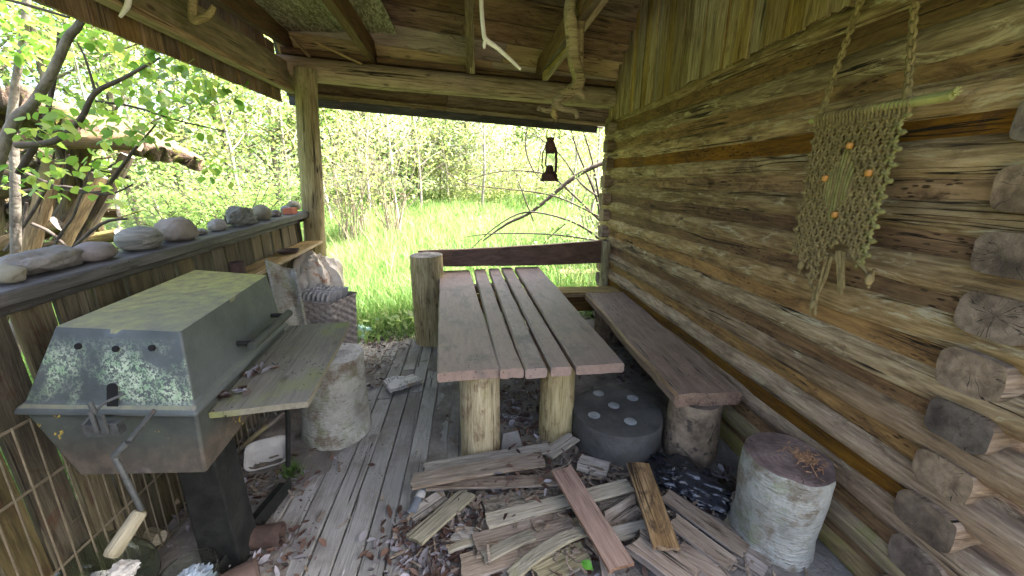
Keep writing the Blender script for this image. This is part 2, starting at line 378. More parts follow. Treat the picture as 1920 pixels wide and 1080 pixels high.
M_STONET = simple('tan_stone', (.125, .115, .095), (.235, .215, .18), 7, .9, 0, .9, c3=(.10, .085, .065), det=9, bd=.012)
M_STONED = simple('dark_stone', (.075, .085, .07), (.22, .225, .19), 9, .9, 0, .8, bd=.02)
M_STONEG = simple('olive_stone', (.115, .108, .074), (.205, .195, .14), 6, .75, 0, .4, det=9)
M_STONEC = simple('slate_stone', (.10, .115, .125), (.17, .185, .2), 4, .75, 0, .2)
def striated():
    b = NB('striated_stone'); v = b.coord()
    w = b.noise(b.map(v, (2, 6, 26)), 1.8, 5, .6, 1.); c = b.ramp(w, [(.3, (.075, .08, .066)), (.55, (.18, .184, .158)), (.75, (.27, .27, .24))])
    b.bump(w, .9, .02); return b.done(c, .85)
M_STONES = striated()
M_TERRA = simple('terracotta', (.30, .095, .05), (.42, .16, .09), 9, .85)
M_CONC = simple('dark_concrete', (.042, .041, .036), (.082, .081, .071), 7, .8, 0, .5, c3=(.13, .13, .115), p3=.64)
M_DOT = simple('pale_plug', (.15, .16, .155), (.27, .29, .285), 20, .6)
M_BLACK = simple('black_iron', (.008, .009, .008), (.02, .022, .019), 12, .8, 0, .3, spec=.15, c3=(.09, .095, .08), p3=.74)
M_RUST = simple('rusty_iron', (.042, .029, .023), (.092, .06, .046), 14, .85, .2, .5, c3=(.05, .03, .025), p3=.58)
M_WIRE = simple('dull_wire', (.07, .058, .035), (.15, .13, .085), 14, .8, .1)
M_LANT = simple('rusty_lantern_tin', (.035, .018, .012), (.085, .045, .028), 30, .8, .3, .4)
M_STEEL = simple('dull_steel', (.03, .034, .032), (.07, .075, .07), 25, .65, .3, .2, c3=(.1, .06, .04), p3=.6)
M_ROPE = simple('jute', (.135, .098, .04), (.27, .205, .085), 30, .95, 0, .8, bsc=220, bd=.004)
M_ROPEG = simple('mossy_jute', (.14, .125, .04), (.25, .225, .08), 30, .95, 0, .8, bsc=220, bd=.004)
M_BEAD = simple('orange_wood_bead', (.34, .135, .018), (.44, .20, .03), 20, .45, 0, .05, spec=.5)
M_ROD = simple('mossy_rod', (.25, .24, .08), (.42, .42, .14), 9, .9, 0, .5, c3=(.2, .27, .05), p3=.6)
M_DRIFT = wood('driftwood', (.12, .105, .055), (.24, .215, .12), (.36, .33, .2), grain=18, var=.1, moss=.35, mosscol=(.16, .17, .05), bump=.7)
M_STICK = simple('bleached_stick', (.62, .60, .57), (.78, .76, .72), 14, .7, 0, .2)
def birch():
    b = NB('birch_bark'); v = b.coord()
    ln = b.noise(b.map(v, (7, 7, 85)), 1.7, 4, .6, .3); c = b.ramp(b.noise(v, 7, 6, .65), [(.35, (.27, .27, .225)), (.6, (.45, .45, .385))])
    c = b.mix(b.step(ln, .63, .68), c, (.13, .115, .09)); c = b.mix(b.math('MULTIPLY', b.step(b.noise(v, 4, 7, .72), .50, .60), .85), c, (.17, .13, .08))
    c = b.mix(b.math('MULTIPLY', b.step(b.noise(v, 9, 5, .7), .54, .66), .7), c, (.22, .25, .13))
    b.bump(b.math('ADD', ln, b.noise(v, 26, 5, .7)), 1., .02); return b.done(c, .85)
M_BIRCH = birch()
M_STUMPTOP = endgrain('brown_cut_wood', (.12, .085, .072), (.24, .175, .15), 90, 'Z', (.02, .015, 0))
M_STUMPTOPG = endgrain('grey_cut_wood', (.22, .21, .19), (.42, .41, .385), 90, 'Z', (-.015, .02, 0))
M_BARK = simple('bark_brown', (.10, .075, .05), (.30, .23, .15), 8, .9, 0, 1., c3=(.07, .055, .04), p3=.55, bsc=22, bd=.02)
M_SHAV = leafmat('wood_shavings', (.25, .125, .06), (.38, .22, .11), 0, .8)
def hoodmat():
    b = NB('grill_paint'); v = b.coord(False); g = b.n('ShaderNodeNewGeometry')
    sx = b.n('ShaderNodeSeparateXYZ'); b.put(sx.inputs[0], b.n('ShaderNodeTexCoord').outputs['Normal'])
    front = b.step(b.math('MULTIPLY', sx.outputs[1], -1), .5, .7); top = b.step(sx.outputs[2], .75, .9)
    c = b.ramp(b.noise(v, 7, 6, .65), [(.3, (.042, .052, .05)), (.7, (.08, .092, .089))])
    px = b.n('ShaderNodeSeparateXYZ'); b.put(px.inputs[0], v)
    # crusty lichen on the near face, thinning out to its upper edge
    band = b.math('MULTIPLY', b.step(px.outputs[2], .20, .12), b.step(px.outputs[2], -.01, .03))
    patch = b.math('MULTIPLY', b.step(b.noise(v, 9, 3, .5), .42, .56), band)
    li = b.math('MULTIPLY', b.math('MULTIPLY', b.step(b.noise(v, 75, 7, .85), .48, .515), front), b.math('MULTIPLY', patch, b.step(b.noise(v, 150, 3, .6), .40, .52)))
    c = b.mix(b.math('MULTIPLY', li, .7), c, b.ramp(b.noise(v, 30, 3), [(.4, (.23, .36, .20)), (.6, (.46, .56, .38))]))
    mo = b.math('MULTIPLY', b.step(b.math('ADD', b.noise(v, 7, 7, .7), b.math('MULTIPLY', px.outputs[1], .7)), .05, .85), top)
    c = b.mix(b.math('MULTIPLY', top, .35), c, (.26, .26, .225)); c = b.mix(mo, c, b.ramp(b.noise(v, 22, 6, .7), [(.34, (.18, .155, .08)), (.5, (.28, .27, .085)), (.66, (.35, .355, .10))]))
    b.bump(b.math('ADD', b.noise(v, 70, 6, .7), li), .35, .005)
    return b.done(c, b.math('ADD', .6, b.math('MULTIPLY', top, .35)), 0, .22)
M_HOOD = hoodmat()
def fireboxmat():
    b = NB('firebox_paint'); v = b.coord(False); px = b.n('ShaderNodeSeparateXYZ'); b.put(px.inputs[0], v)
    c = b.ramp(b.noise(v, 8, 6, .65), [(.3, (.022, .027, .023)), (.7, (.05, .059, .048))])
    ru = b.step(b.math('ADD', px.outputs[2], b.math('MULTIPLY', b.noise(v, 9, 5), .1)), .17, .10)
    c = b.mix(b.math('MULTIPLY', ru, .5), c, b.ramp(b.noise(v, 30, 5), [(.4, (.05, .034, .024)), (.65, (.11, .078, .055))]))
    sp_ = b.math('MULTIPLY', b.step(b.noise(v, 45, 5, .7), .58, .62), b.step(b.noise(v, 7, 2), .62, .67))
    c = b.mix(sp_, c, (.36, .27, .03)); b.bump(b.noise(v, 60, 5), .3, .005); return b.done(c, .7, 0, .35)
M_FIRE = fireboxmat()
def plymat():
    b = NB('flaking_plywood'); v = b.coord(False)
    n = b.noise(b.map(v, (5, 16, 5)), 2.6, 7, .72, 1.2)
    c = b.mix(b.step(n, .47, .55), b.ramp(b.noise(v, 4, 4), [(.4, (.10, .085, .045)), (.7, (.17, .15, .085))]), b.ramp(b.noise(v, 6, 4), [(.4, (.27, .25, .16)), (.7, (.4, .38, .27))]))
    b.bump(n, .5, .008); return b.done(c, .85)
M_PLY = plymat()
def groundmat():
    b = NB('ground_earth'); v = b.coord(False)
    n = b.noise(v, 1.4, 8, .7); c = b.ramp(n, [(.35, (.055, .044, .032)), (.65, (.12, .10, .072))])
    far = b.n('ShaderNodeSeparateXYZ'); b.put(far.inputs[0], v)
    gr = b.ramp(b.noise(v, 2.5, 6, .7), [(.35, (.035, .06, .012)), (.65, (.09, .13, .03))])
    m = b.math('MAXIMUM', b.step(b.math('ADD', far.outputs[1], b.math('MULTIPLY', n, 1.)), 4.3, 5.0), b.step(b.math('ADD', far.outputs[0], b.math('MULTIPLY', n, .6)), -1.5, -1.9))
    c = b.mix(m, c, gr); b.bump(b.noise(v, 18, 6, .7), .6, .03); return b.done(c, .95)
M_GROUND = groundmat()
M_DIRT = simple('dry_dirt', (.10, .09, .075), (.195, .18, .155), 6, .95, 0, .8, c3=(.075, .06, .046), bsc=45, bd=.015)
M_TRACK = simple('pale_gravel', (.42, .38, .33), (.6, .56, .5), 3, .95, 0, .5)
M_GRASS = leafmat('grass_blades', (.06, .145, .03), (.115, .22, .05), .5, .5, c3=(.24, .29, .12))
M_LF = [leafmat('bright_leaves', (.10, .20, .045), (.165, .26, .07), .55, .5, c3=(.23, .29, .10)),
        leafmat('yellow_green_leaves', (.15, .215, .06), (.21, .265, .085), .55, .5, c3=(.30, .30, .11)),
        leafmat('mid_leaves', (.075, .145, .035), (.13, .20, .055), .5, .5, c3=(.18, .24, .08)),
        leafmat('grey_green_leaves', (.17, .22, .12), (.24, .28, .17), .55, .5, c3=(.31, .33, .21))]
def littermat():
    b = NB('dead_leaves'); g = b.n('ShaderNodeNewGeometry').outputs['Random Per Island']
    c = b.ramp(g, [(0., (.03, .018, .014)), (.25, (.075, .04, .028)), (.42, (.13, .078, .052)), (.55, (.07, .055, .05)), (.78, (.14, .13, .13)), (1., (.31, .30, .31))])
    return b.done(c, .75, 0, .3)
M_LITTER = littermat()
M_TRUNK = simple('grey_trunk_bark', (.075, .064, .054), (.18, .16, .135), 9, .9, 0, .9, bsc=30, bd=.015)
M_TRUNKL = simple('pale_stem_bark', (.14, .115, .085), (.27, .23, .175), 9, .9, 0, .6, bsc=30, bd=.01)
M_TWIG = simple('dark_twig_bark', (.028, .022, .018), (.075, .06, .05), 9, .9, 0, .4)
M_MOSSROOF = simple('mossy_bark_roof', (.04, .028, .02), (.11, .075, .052), 7, .95, 0, 1., c3=(.09, .09, .018), p3=.52, bsc=30, bd=.03)
M_FIREWOOD = wood('old_firewood', (.035, .026, .017), (.08, .06, .038), (.15, .117, .077), grain=10, var=.6, moss=.2, bump=.7)
M_BLKBAG = simple('black_plastic', (.012, .013, .015), (.022, .024, .028), 5, .22, 0, .35, spec=.6, bsc=14, bd=.02)
M_SACK = simple('soiled_plastic_sack', (.50, .43, .33), (.66, .61, .52), 4, .35, 0, .9, c3=(.36, .17, .07), p3=.56, bsc=9, bd=.03, spec=.4)
M_TEAL = simple('teal_plastic', (.16, .34, .34), (.42, .58, .56), 12, .35, 0, .4, spec=.5)
M_BLUEBAG = simple('blue_plastic', (.28, .42, .5), (.5, .62, .68), 9, .35, 0, .4)
M_WHITE = simple('dirty_white_pulp', (.33, .325, .29), (.5, .49, .45), 6, .85, 0, .2, c3=(.34, .31, .25), p3=.58)
M_BLUEP = simple('pale_blue_paper', (.22, .28, .33), (.36, .43, .48), 8, .8, 0, .4)
M_WICK = simple('grey_wicker', (.17, .15, .13), (.34, .31, .275), 25, .85, 0, .5)
M_PULP = simple('grey_card', (.26, .255, .245), (.40, .395, .38), 12, .85, 0, .3)
def paper():
    b = NB('newsprint'); v = b.coord(False)
    lines = b.math('MULTIPLY', b.step(b.noise(b.map(v, (60, 14, 1)), 2, 2), .47, .53), b.step(b.noise(v, 9, 2), .42, .5))
    c = b.mix(b.math('MULTIPLY', lines, .75), (.48, .47, .43), (.12, .12, .12)); c = b.mix(b.step(b.noise(v, 6, 4), .58, .66), c, (.3, .25, .17))
    return b.done(c, .85)
M_NEWS = paper()
M_GLASS = glass('clear_glass', (.92, .97, .93), .03, .12); M_GLASSG = glass('green_glass', (.80, .90, .78), .04, .12)
M_CLAY = simple('brown_clay', (.048, .034, .027), (.10, .068, .053), 9, .7, 0, .25)
M_HOSE = simple('black_hose', (.03, .034, .036), (.055, .06, .062), 9, .5)
M_ROOFING = simple('roofing_felt', (.05, .05, .05), (.09, .09, .09), 9, .95)
# ---------------------------------------------------------------- setting: ground
def gz(x, y):
    """height of the ground"""
    out = max(0, min(1, max((y-4.0)/1.5, (-1.6-x)/1.0)))
    return -.05-.10*out+.18*out*mn.noise(V((x*.18, y*.18, 0)))+max(0, min(y, 22)-7)*.05+max(0, y-22)*.01
def terrain():
    m = MB(); xs = sorted(set(list(np.linspace(-14, 14, 57))+[-400, -200, -90, -45, -25, 25, 45, 90, 200, 400])); ys = sorted(set(list(np.linspace(-4, 26, 61))+[-400, -150, -50, -15, 40, 60, 110, 220, 400]))
    nu = len(xs); vs = [(x, y, gz(x, y)) for y in ys for x in xs]
    fs = [(j*nu+i, j*nu+i+1, (j+1)*nu+i+1, (j+1)*nu+i) for j in range(len(ys)-1) for i in range(nu-1)]
    m.add(vs, fs); return setting(m.build('ground', M_GROUND, smooth=80))
terrain()
def track():
    m = MB()
    def fn(u, v):
        x = -13+10.4*u; y = 8.6+.9*v+1.6*u+.3*mn.noise(V((x*.4, v*3, 2)))
        return (x, y, gz(x, y)+.02)
    m.grid(fn, 40, 6); setting(m.build('gravel_path', M_TRACK, smooth=80))
track()
# deck boards (local x runs along world +Y)
def deck():
    m = MB(); D = .105; x = -1.22
    i = 0
    while x < 1.40:
        end = 3.62+.16*mn.noise(V((x*9, 3, 1)))
        if -.1 < x: end = 3.9
        start = -.6
        # local y = -world x
        splits = [start, end]
        if -.36 < x < -.05: splits = [start, 2.62+random.uniform(-.1, .1), end]
        elif x < -.36: splits = [start, 2.9+random.uniform(-.5, .3), end]
        for k in range(len(splits)-1):
            dz = -.004*random.random()-(.012 if (x > -.345 and k == 0 and not (-.27 < x < -.16)) else 0)
            m.board(splits[k]+.004, splits[k+1]-.004, -(x+D-.007), -x, -.03+dz, dz, seg=26, bev=.004, warp=.0035, chip=.006)
        x += D; i += 1
    Mx = Matrix(((0, -1, 0, 0), (1, 0, 0, 0), (0, 0, 1, 0), (0, 0, 0, 1)))
    return setting(m.build('deck_floor', M_DECK, M=Mx))
deck()
def dirtz(x, y):
    n = mn.noise(V((x*3.1, y*2.2, 4)))*.035+mn.noise(V((x*9, y*8, 2)))*.014+mn.noise(V((x*30, y*28, 2)))*.004
    right = .03*max(0, min(1, (x+.42)/.25)); left = .035*max(0, min(1, (-.62-.12*(y-1.6)-x)/.3))
    far = .03*max(0, min(1, (y-3.45)/.3))
    return -.027+right+left+far+n
m = MB(); m.grid(lambda u, v: (-1.6+3.1*u, -.3+4.7*v, dirtz(-1.6+3.1*u, -.3+4.7*v)), 200, 260)
setting(m.build('dirt', M_DIRT, smooth=80), 'stuff', 'dry dirt spread over the deck boards')
# ---------------------------------------------------------------- cabin
cabin = thing('log_cabin', 'weathered log cabin wall of round logs under vertical grey gable boards', 'cabin', (1.55, 2.45, 0))
NL = 13; LOGX = 1.532
for k in range(NL):
    z = .172+.174*(k-1); sd = 11+k*3.7
    if k == 0: z = .03
    L = 3.66+.08*mn.noise(V((k*5.1, 0, 0)))
    y1 = 4.27
    lm = log_mesh(L, .0735 if k < 12 else .058, sd, n=22, seg=70, flat=(1.08 if k < 12 else 1.35, .95), rough=.10, bend=.009, sq=.85)
    Mx, _ = frame((LOGX, y1, z), (LOGX, y1-1, z))
    lm.build('log', [M_LOGMOSS if k in (0, 1) else M_LOGLOW if k in (2, 3, 4) else M_LOG, M_END], cabin, Mx)
m = MB()
for k in range(NL+1):
    z = .085+.174*(k-1)
    m.board(0, 3.25, -.026+.008*mn.noise(V((k*3.3, 1, 1))), .09, z-.062, z+.062, seg=20, bev=.01, warp=.006, mi=1 if k in (3, 8, 10, 5) else 0)
Mx, _ = frame((1.50, 4.08, 0), (1.50, .83, 0))
Mx2 = Mx.copy()
m.build('chinking', [M_CHINK, M_CHINKD], cabin, T((0, 0, 0)) @ Matrix(((0, 1, 0, 1.50), (-1, 0, 0, 4.08), (0, 0, 1, 0), (0, 0, 0, 1))))
for (yy, xe) in ((.85, 1.437), (4.06, 1.40)):
    for k in range(NL):
        z = .085+.174*(k-.0)-.174
        if z < 0: z = .0
        if k == NL: z += .0
        lm = log_mesh(3.6, .073+.006*mn.noise(V((k*2.1, yy, 0))), 50+k*2.3+yy, n=28, seg=26, flat=(1.12+.1*mn.noise(V((k*4.4, 8, 1))) if yy < 2 else 1.0, .86), rough=.07, bend=.008, sq=.5)
        x0 = xe+.03*mn.noise(V((k*7.7, yy, 2)))
        Mx, _ = frame((x0, yy+.03*(z-.7)*(yy < 2)+.02*mn.noise(V((k*1.7, 3, yy))), z), (x0+1, yy+.03*(z-.7)*(yy < 2), z))
        lm.build('cross_log', [M_LOGLOW, M_END], cabin, Mx, bevel=.016)
m = MB(); m.box(1.55, 5.2, .86, .90, -.05, 2.1); m.box(1.53, 5.2, 4.03, 4.09, -.05, 2.1); m.box(5.0, 5.2, .90, 4.03, -.05, 2.1)
m.build('inner_wall', M_CHINK, cabin, smooth=0)
ROOFK = .98
EL = V((-1.50, 3.834, 2.20)); ER = V((1.42, 4.46, 2.075))     # eave line under the sheathing
def roofz(x, y):
    t = (x-EL.x)/(ER.x-EL.x); ye = EL.y+(ER.y-EL.y)*t; ze = EL.z+(ER.z-EL.z)*t
    return ze+(ye-y)*ROOFK
m = MB(); y = 4.16; i = 0
while y > .55:
    w = random.uniform(.085, .15); yt = min(y, 4.16)
    top = min(roofz(1.45, y), 2.02+(y-.3)*.85)-.05
    zb = 2.05+.03*(4.1-y)+.012*random.random()
    m.board(zb, max(top, zb+.06), -(y-.004), -(y-w), -.012, .012-.008*(i % 2), seg=10, bev=.003, warp=.004, chip=.01)
    y -= w; i += 1
# local x -> world z, local y -> -world y, local z -> -world x
m.build('gable_cladding', M_GABLE, cabin, Matrix(((0, 0, -1, 1.452), (0, -1, 0, 0), (1, 0, 0, 0), (0, 0, 0, 1))))
# ---------------------------------------------------------------- porch roof
roof = thing('porch_roof', 'open porch roof of bare boards, joists and a long log beam on a post', 'roof', (0, 3.5, 2.3))
m = MB(); ang = math.atan(ROOFK); yr = 1.75
xd = (ER-EL).normalized()
# sheathing: local x along eave, local y up the slope
up = V((0, -cos(ang), sin(ang))); up = (up-xd*up.dot(xd)).normalized(); nz = xd.cross(up)
MS = Matrix(((xd.x, up.x, nz.x, EL.x), (xd.y, up.y, nz.y, EL.y), (xd.z, up.z, nz.z, EL.z), (0, 0, 0, 1)))
y = 0; i = 0
while y < 2.28:
    w = random.uniform(.15, .19)
    cut = random.uniform(1.2, 2.6)
    for (a, b) in ((-.02, cut), (cut+.004, 7.0)):
        m.board(a, b, y+.004, y+w, 0, .022, seg=14, bev=.003, warp=.004, mi=1 if i in (2, 3) and b < 7.1 else 0)
    y += w; i += 1
m.build('roof_board', [M_ROOF, M_ROOFP], roof, MS)
m = MB()
R1 = EL+up*2.35; R2 = R1+xd*7
f0 = V((EL.x, .3, 2.12)); f1 = V((R2.x, .3, 2.12))
o = V((0, 0, .04))
m.hexa([EL-xd*.05-up*.06+o, EL+xd*7-up*.06+o, R2+o, R1-xd*.05+o, EL-xd*.05-up*.06+o*2, EL+xd*7-up*.06+o*2, R2+o*2, R1-xd*.05+o*2])
m.hexa([R1-xd*.05+o, R2+o, f1+o, f0-xd*.05+o, R1-xd*.05+o*2, R2+o*2, f1+o*2, f0-xd*.05+o*2])
m.build('roof_covering', M_ROOFING, roof, smooth=0)
# the log beam on the post and its plate
bl = V((-1.46, 3.50, 2.335)); br = V((1.50, 4.07, 2.275))
Mx, L = frame(bl, br)
lm = log_mesh(L, .092, 3.3, n=22, seg=50, flat=(1, 1.0), rough=.06, bend=.015); lm.build('log_beam', [M_BEAM, M_END], roof, Mx)
m = MB(); m.board(.05, L-.02, -.03, .06, .098, .14, seg=20, warp=.004); m.build('wall_plate', M_DKBEAM, roof, Mx)
# eave fascia and gutter edge
Mx, L = frame(EL+V((0, .05, -.02)), ER+V((0, .05, -.02)))
m = MB(); m.board(-.05, L+.02, -.012, .012, -.055, .02, seg=20, warp=.003); m.build('eave_fascia', M_RAIL, roof, Mx)
m = MB()
for k in range(15):
    a = .12+k*.21; m.board(a, a+.2, -.16, .03, -.0-.0, .012, seg=4, warp=.004)
m.build('soffit', M_ROOF, roof, Mx @ T((0, -.03, .045)) @ RX(radians(10)))
# joists
def joist(a, b, w, h, mat, nm='joist'):
    Mx, L = frame(a, b); mm = MB(); mm.board(0, L, -w/2, w/2, 0, h, seg=14, warp=.004, bev=.003); return mm.build(nm, mat, roof, Mx)
joist(PY(546, 92, 3.55), PY(360, -22, 2.3)+V((0, 0, 0)), .05, .14, M_DKBEAM)
joist(V((-.755, 3.72, 2.41)), V((-.70, .9, 2.43)), .06, .15, M_DKBEAM)
joist(V((.025, 3.88, 2.38)), V((.03, .9, 2.45)), .05, .15, M_DKBEAM)
m = MB(); a_, b_ = PY(886, 136, 3.66), PY(880, -15, 2.75); Mx, L = frame(a_, b_); m.board(0, L, -.022, .022, -.01, .09, seg=14, warp=.004); m.build('joist', M_ROOFP, roof, Mx)
joist(PY(1022, 152, 3.72), PY(1142, -10, 2.45), .045, .11, M_BEAM)
joist(V((.66, 3.95, 2.40)), V((.74, 1.6, 2.44)), .05, .14, M_DKBEAM)
# two thin rough strips at the post corner
for (p, q) in (((545, 68), (580, 106)), ((590, 78), (678, 120))):
    a_, b_ = PY(*p, 3.35), PY(*q, 3.5); Mx, L = frame(a_, b_); m = MB(); m.board(0, L, -.014, .014, -.006, .008, warp=.004); m.build('brace_strip', M_BEAM, roof, Mx)
# rafters on the sheathing
for t in (.4, 1.02, 1.66, 2.38):
    m = MB(); m.board(-.02, 2.7, -.03, .03, -.10, 0, seg=10, warp=.003)
    m.build('rafter', M_ROOF, roof, MS @ T((t, 0, 0)) @ RZ(pi/2))
# plywood lying on the joists
m = MB(); m.board(.7, 3.42, .515, .93, 0, .012, seg=20, bev=.002, chip=.01); m.board(.7, 3.44, .935, 1.40, 0, .012, seg=20, bev=.002)
m.build('plywood_sheet', M_PLY, roof, Matrix(((0, -1, 0, 0), (1, 0, 0, 0), (0, 0, 1, 2.565), (0, 0, 0, 1))), smooth=0)
# left gable: tie beam with boards above and a ragged skirt below
XL = -1.40
m = MB(); m.board(0, 3.3, -.05, .05, 0, .185, seg=24, warp=.006, bev=.006)
m.build('side_beam', M_SIDEB, roof, Matrix(((0, 1, 0, XL), (1, 0, 0, .22), (0, 0, -1, 2.36), (0, 0, 0, 1))) @ RX(0))
m = MB(); m.board(0, 3.25, -.03, .03, 0, .035, seg=24, warp=.004); m.build('ledge_strip', M_BEAM, roof, Matrix(((0, 1, 0, XL+.035), (1, 0, 0, .25), (0, 0, -1, 2.185), (0, 0, 0, 1))))
m = MB(); y = 3.5; i = 0
while y > .4:
    w = random.uniform(.10, .15)
    zt = min(roofz(XL, y), 2.02+(y-.3)*.85)-.05
    m.board(2.09+.008*mn.noise(V((y*8, 0, 0))), max(zt, 2.5), y-w+.004, y, -.011, .011-.006*(i % 2), seg=10, bev=.003, warp=.003, chip=.004); y -= w; i += 1
m.build('gable_skirt', M_SKIRT, roof, Matrix(((0, 0, 1, XL-.066), (0, 1, 0, 0), (1, 0, 0, 0), (0, 0, 0, 1))))
# ---------------------------------------------------------------- porch post
pt = PY(572, 130, 3.44); pb = PY(593, 480, 3.44); dd = (pb-pt).normalized(); pb = pt+dd*((pt.z+.05)/-dd.z)
m = log_mesh((pt-pb).length, .085, 8.8, n=24, seg=40, rough=.05, bend=.01, taper=-.12)
Mx, L = frame(pb, pt, V((0, 1, 0))); tag(m.build('porch_post', [M_POST, M_END], None, Mx), 'tall round grey-brown post carrying the porch beam beside the railing', 'post')
# ---------------------------------------------------------------- railing
XR = -1.375
def railz(y): return 1.195+(y-1.25)*.0235
ra, rb = V((XR-.06, -.42, railz(-.42))), V((XR-.06, 3.40, railz(3.4)))
fence = thing('railing', 'plank railing with a black capping rail and gapped upright slats', 'railing', (XR-.1, 2, 0))
Mx, L = frame(ra, rb)
m = MB(); m.board(0, L, -.12, .075, -.045, 0, seg=40, bev=.006, warp=.003); m.build('top_rail', M_RAIL, fence, Mx)
m = MB(); m.board(0, L, -.052, -.02, -.085, -.047, seg=20, warp=.003); m.build('under_rail', M_RAIL, fence, Mx)
m = MB(); y = -.42; i = 0
while y < 3.38:
    w = random.uniform(.105, .125)
    m.board(-.04, railz(y)-.055, y, min(y+w, 3.37), -.01, .01, seg=10, bev=.003, warp=.006, chip=.01); y += w+.012+.016*random.random()
m.build('slat_panel', M_FENCE, fence, Matrix(((0, 0, -1, XR-.035), (0, 1, 0, 0), (1, 0, 0, 0), (0, 0, 0, 1))))
m = MB(); x = -1.4  # unseen panel behind the camera, added to keep low front light off the slats
while x < -.25:
    w = random.uniform(.105, .125); m.board(-.04, 1.1, x, x+w, -.01, .01, seg=8, bev=.003, warp=.006); x += w+.012
m.build('unseen_shade_panel', M_FENCE, fence, Matrix(((0, 1, 0, 0), (0, 0, 1, -.42), (1, 0, 0, 0), (0, 0, 0, 1))))
m = MB(); m.board(.5, 3.36, -.02, .02, .28, .36, seg=12); m.build('lower_rail', M_FENCE, fence, Matrix(((0, 1, 0, XR-.085), (1, 0, 0, 0), (0, 0, 1, 0), (0, 0, 0, 1))))
sa, sb = PX(440, 527, -1.26), PX(594, 452, -1.26)
sa = V((-1.29, sa.y, sa.z)); sb = V((-1.29, min(sb.y, 3.4), sb.z))
Mx, L = frame(sa, sb); m = MB(); m.board(-.3, L+.02, -.07, .085, -.022, 0, seg=16, warp=.004, bev=.003); m.build('ledge_shelf', M_SHELF, fence, Mx)
SHM = Mx
# ---------------------------------------------------------------- stones along the rail
def stone(px, py, wpx, hpx, mat, label, depth=None, amp=.16, seed=0., sup=1., rot=0., ridge=0., freq=1.3, dx=0., name='stone'):
    """base centre pixel on the rail top"""
    X = XR-.045+dx
    p = PX(px, py, X); zr = railz(p.y); s = (p-CAM).length
    k = (p.y*cy+p.x*sy)*cp-(zr-HC)*sp
    w = wpx/F*k; h = hpx/F*k; d = depth or w*.7
    m = MB(); m.blob((0, 0, h*.44), d/2, w/2, h/2*1.05, 4, amp, freq, seed, ridge, -.86, sup=sup)
    o = m.build(name, mat, None, T((X, p.y, zr)) @ RZ(rot), smooth=70)
    return tag(o, label, 'stone', 'stones set out along the railing')
stone(90, 512, 150, 44, M_STONE, 'long flat pale grey stone lying at the near end of the black rail', .13, .25, 3., rot=.1, dx=-.03, ridge=.15)
stone(8, 530, 40, 36, M_STONEG, 'mossy grey stone at the very near end of the rail, cut by the picture edge', .13, .2, 5.)
stone(182, 490, 68, 36, M_STONEB, 'smooth brown stone next to the long flat stone on the rail', .12, .1, 7.)
stone(268, 473, 82, 45, M_STONES, 'domed grey stone with striped furrows on the rail', .13, .12, 9.)
stone(337, 457, 68, 43, M_STONET, 'big blocky tan-grey stone in the middle of the rail', .13, .16, 12., sup=.8, ridge=.1)
stone(379, 443, 22, 12, M_STONED, 'small dark stone tucked against the big blocky stone', .05, .2, 15.)
stone(412, 440, 38, 22, M_STONE, 'small flattish pale grey stone beside the rough dark stone', .08, .15, 17., ridge=.15)
stone(454, 426, 62, 34, M_STONED, 'rough dark green-grey stone with a craggy surface on the rail', .13, .35, 21., ridge=.45)
stone(493, 412, 38, 28, M_STONEG, 'smooth olive egg-shaped stone leaning on the rough dark stone', .12, .08, 23.)
stone(517, 404, 24, 13, M_STONEB, 'low reddish-brown stone next to the terracotta block', .08, .2, 27.)
stone(536, 394, 26, 13, M_STONEC, 'small blue-grey pebble behind the terracotta block', .07, .08, 31., dx=-.05)
stone(552, 390, 34, 18, M_STONEG, 'round brown-grey stone at the far end of the rail by the post', .1, .08, 33., dx=-.06)
p = PX(547, 401, XR-.02); m = MB()
m.hexa([(-.035, -.06, 0), (.035, -.06, 0), (.035, .06, 0), (-.035, .06, 0), (-.035, -.06, .042), (.035, -.06, .042), (.035, .06, .042), (-.035, .06, .042)])
m.box(-.022, .022, -.045, .045, .043, .046)
tag(m.build('terracotta_block', M_TERRA, None, T((XR-.02, p.y-.02, railz(p.y)))@RZ(.1), bevel=.004), 'small orange terracotta block at the far end of the rail', 'block')
# thin stick standing on the rail
p = PX(424, 420, XR-.06); m = MB(); m.tube([(0, 0, 0), (.002, .002, .03), (-.003, .004, .07)], [.005, .004, .003], 6)
tag(m.build('twig_stub', M_TWIG, None, T((XR-.06, p.y, railz(p.y)))), 'thin upright twig stub standing on the rail', 'twig')
# things on the ledge shelf
p = PX(440, 502, -1.27)
def shz(y): return sa.z+(y-sa.y)*(sb.z-sa.z)/(sb.y-sa.y)
m = MB(); m.lathe([(.0, .0), (.038, 0), (.039, .005), (.037, .03), (.039, .06), (.037, .085), (.039, .09), (.036, .09), (.034, .02), (0, .018)], 24, rough=.02)
tag(m.build('tin_can', M_RUST, None, T((-1.27, p.y+.02, shz(p.y+.02)))), 'dark rusty tin can standing on the narrow shelf under the rail', 'can')
p = PX(548, 452, -1.27); m = MB(); m.lathe([(0, 0), (.05, 0), (.075, .022), (.072, .024), (.048, .006), (0, .005)], 28)
tag(m.build('clay_saucer', M_CLAY, None, T((-1.285, p.y-.05, shz(p.y-.05)))), 'brown clay saucer on the far part of the narrow shelf', 'saucer')
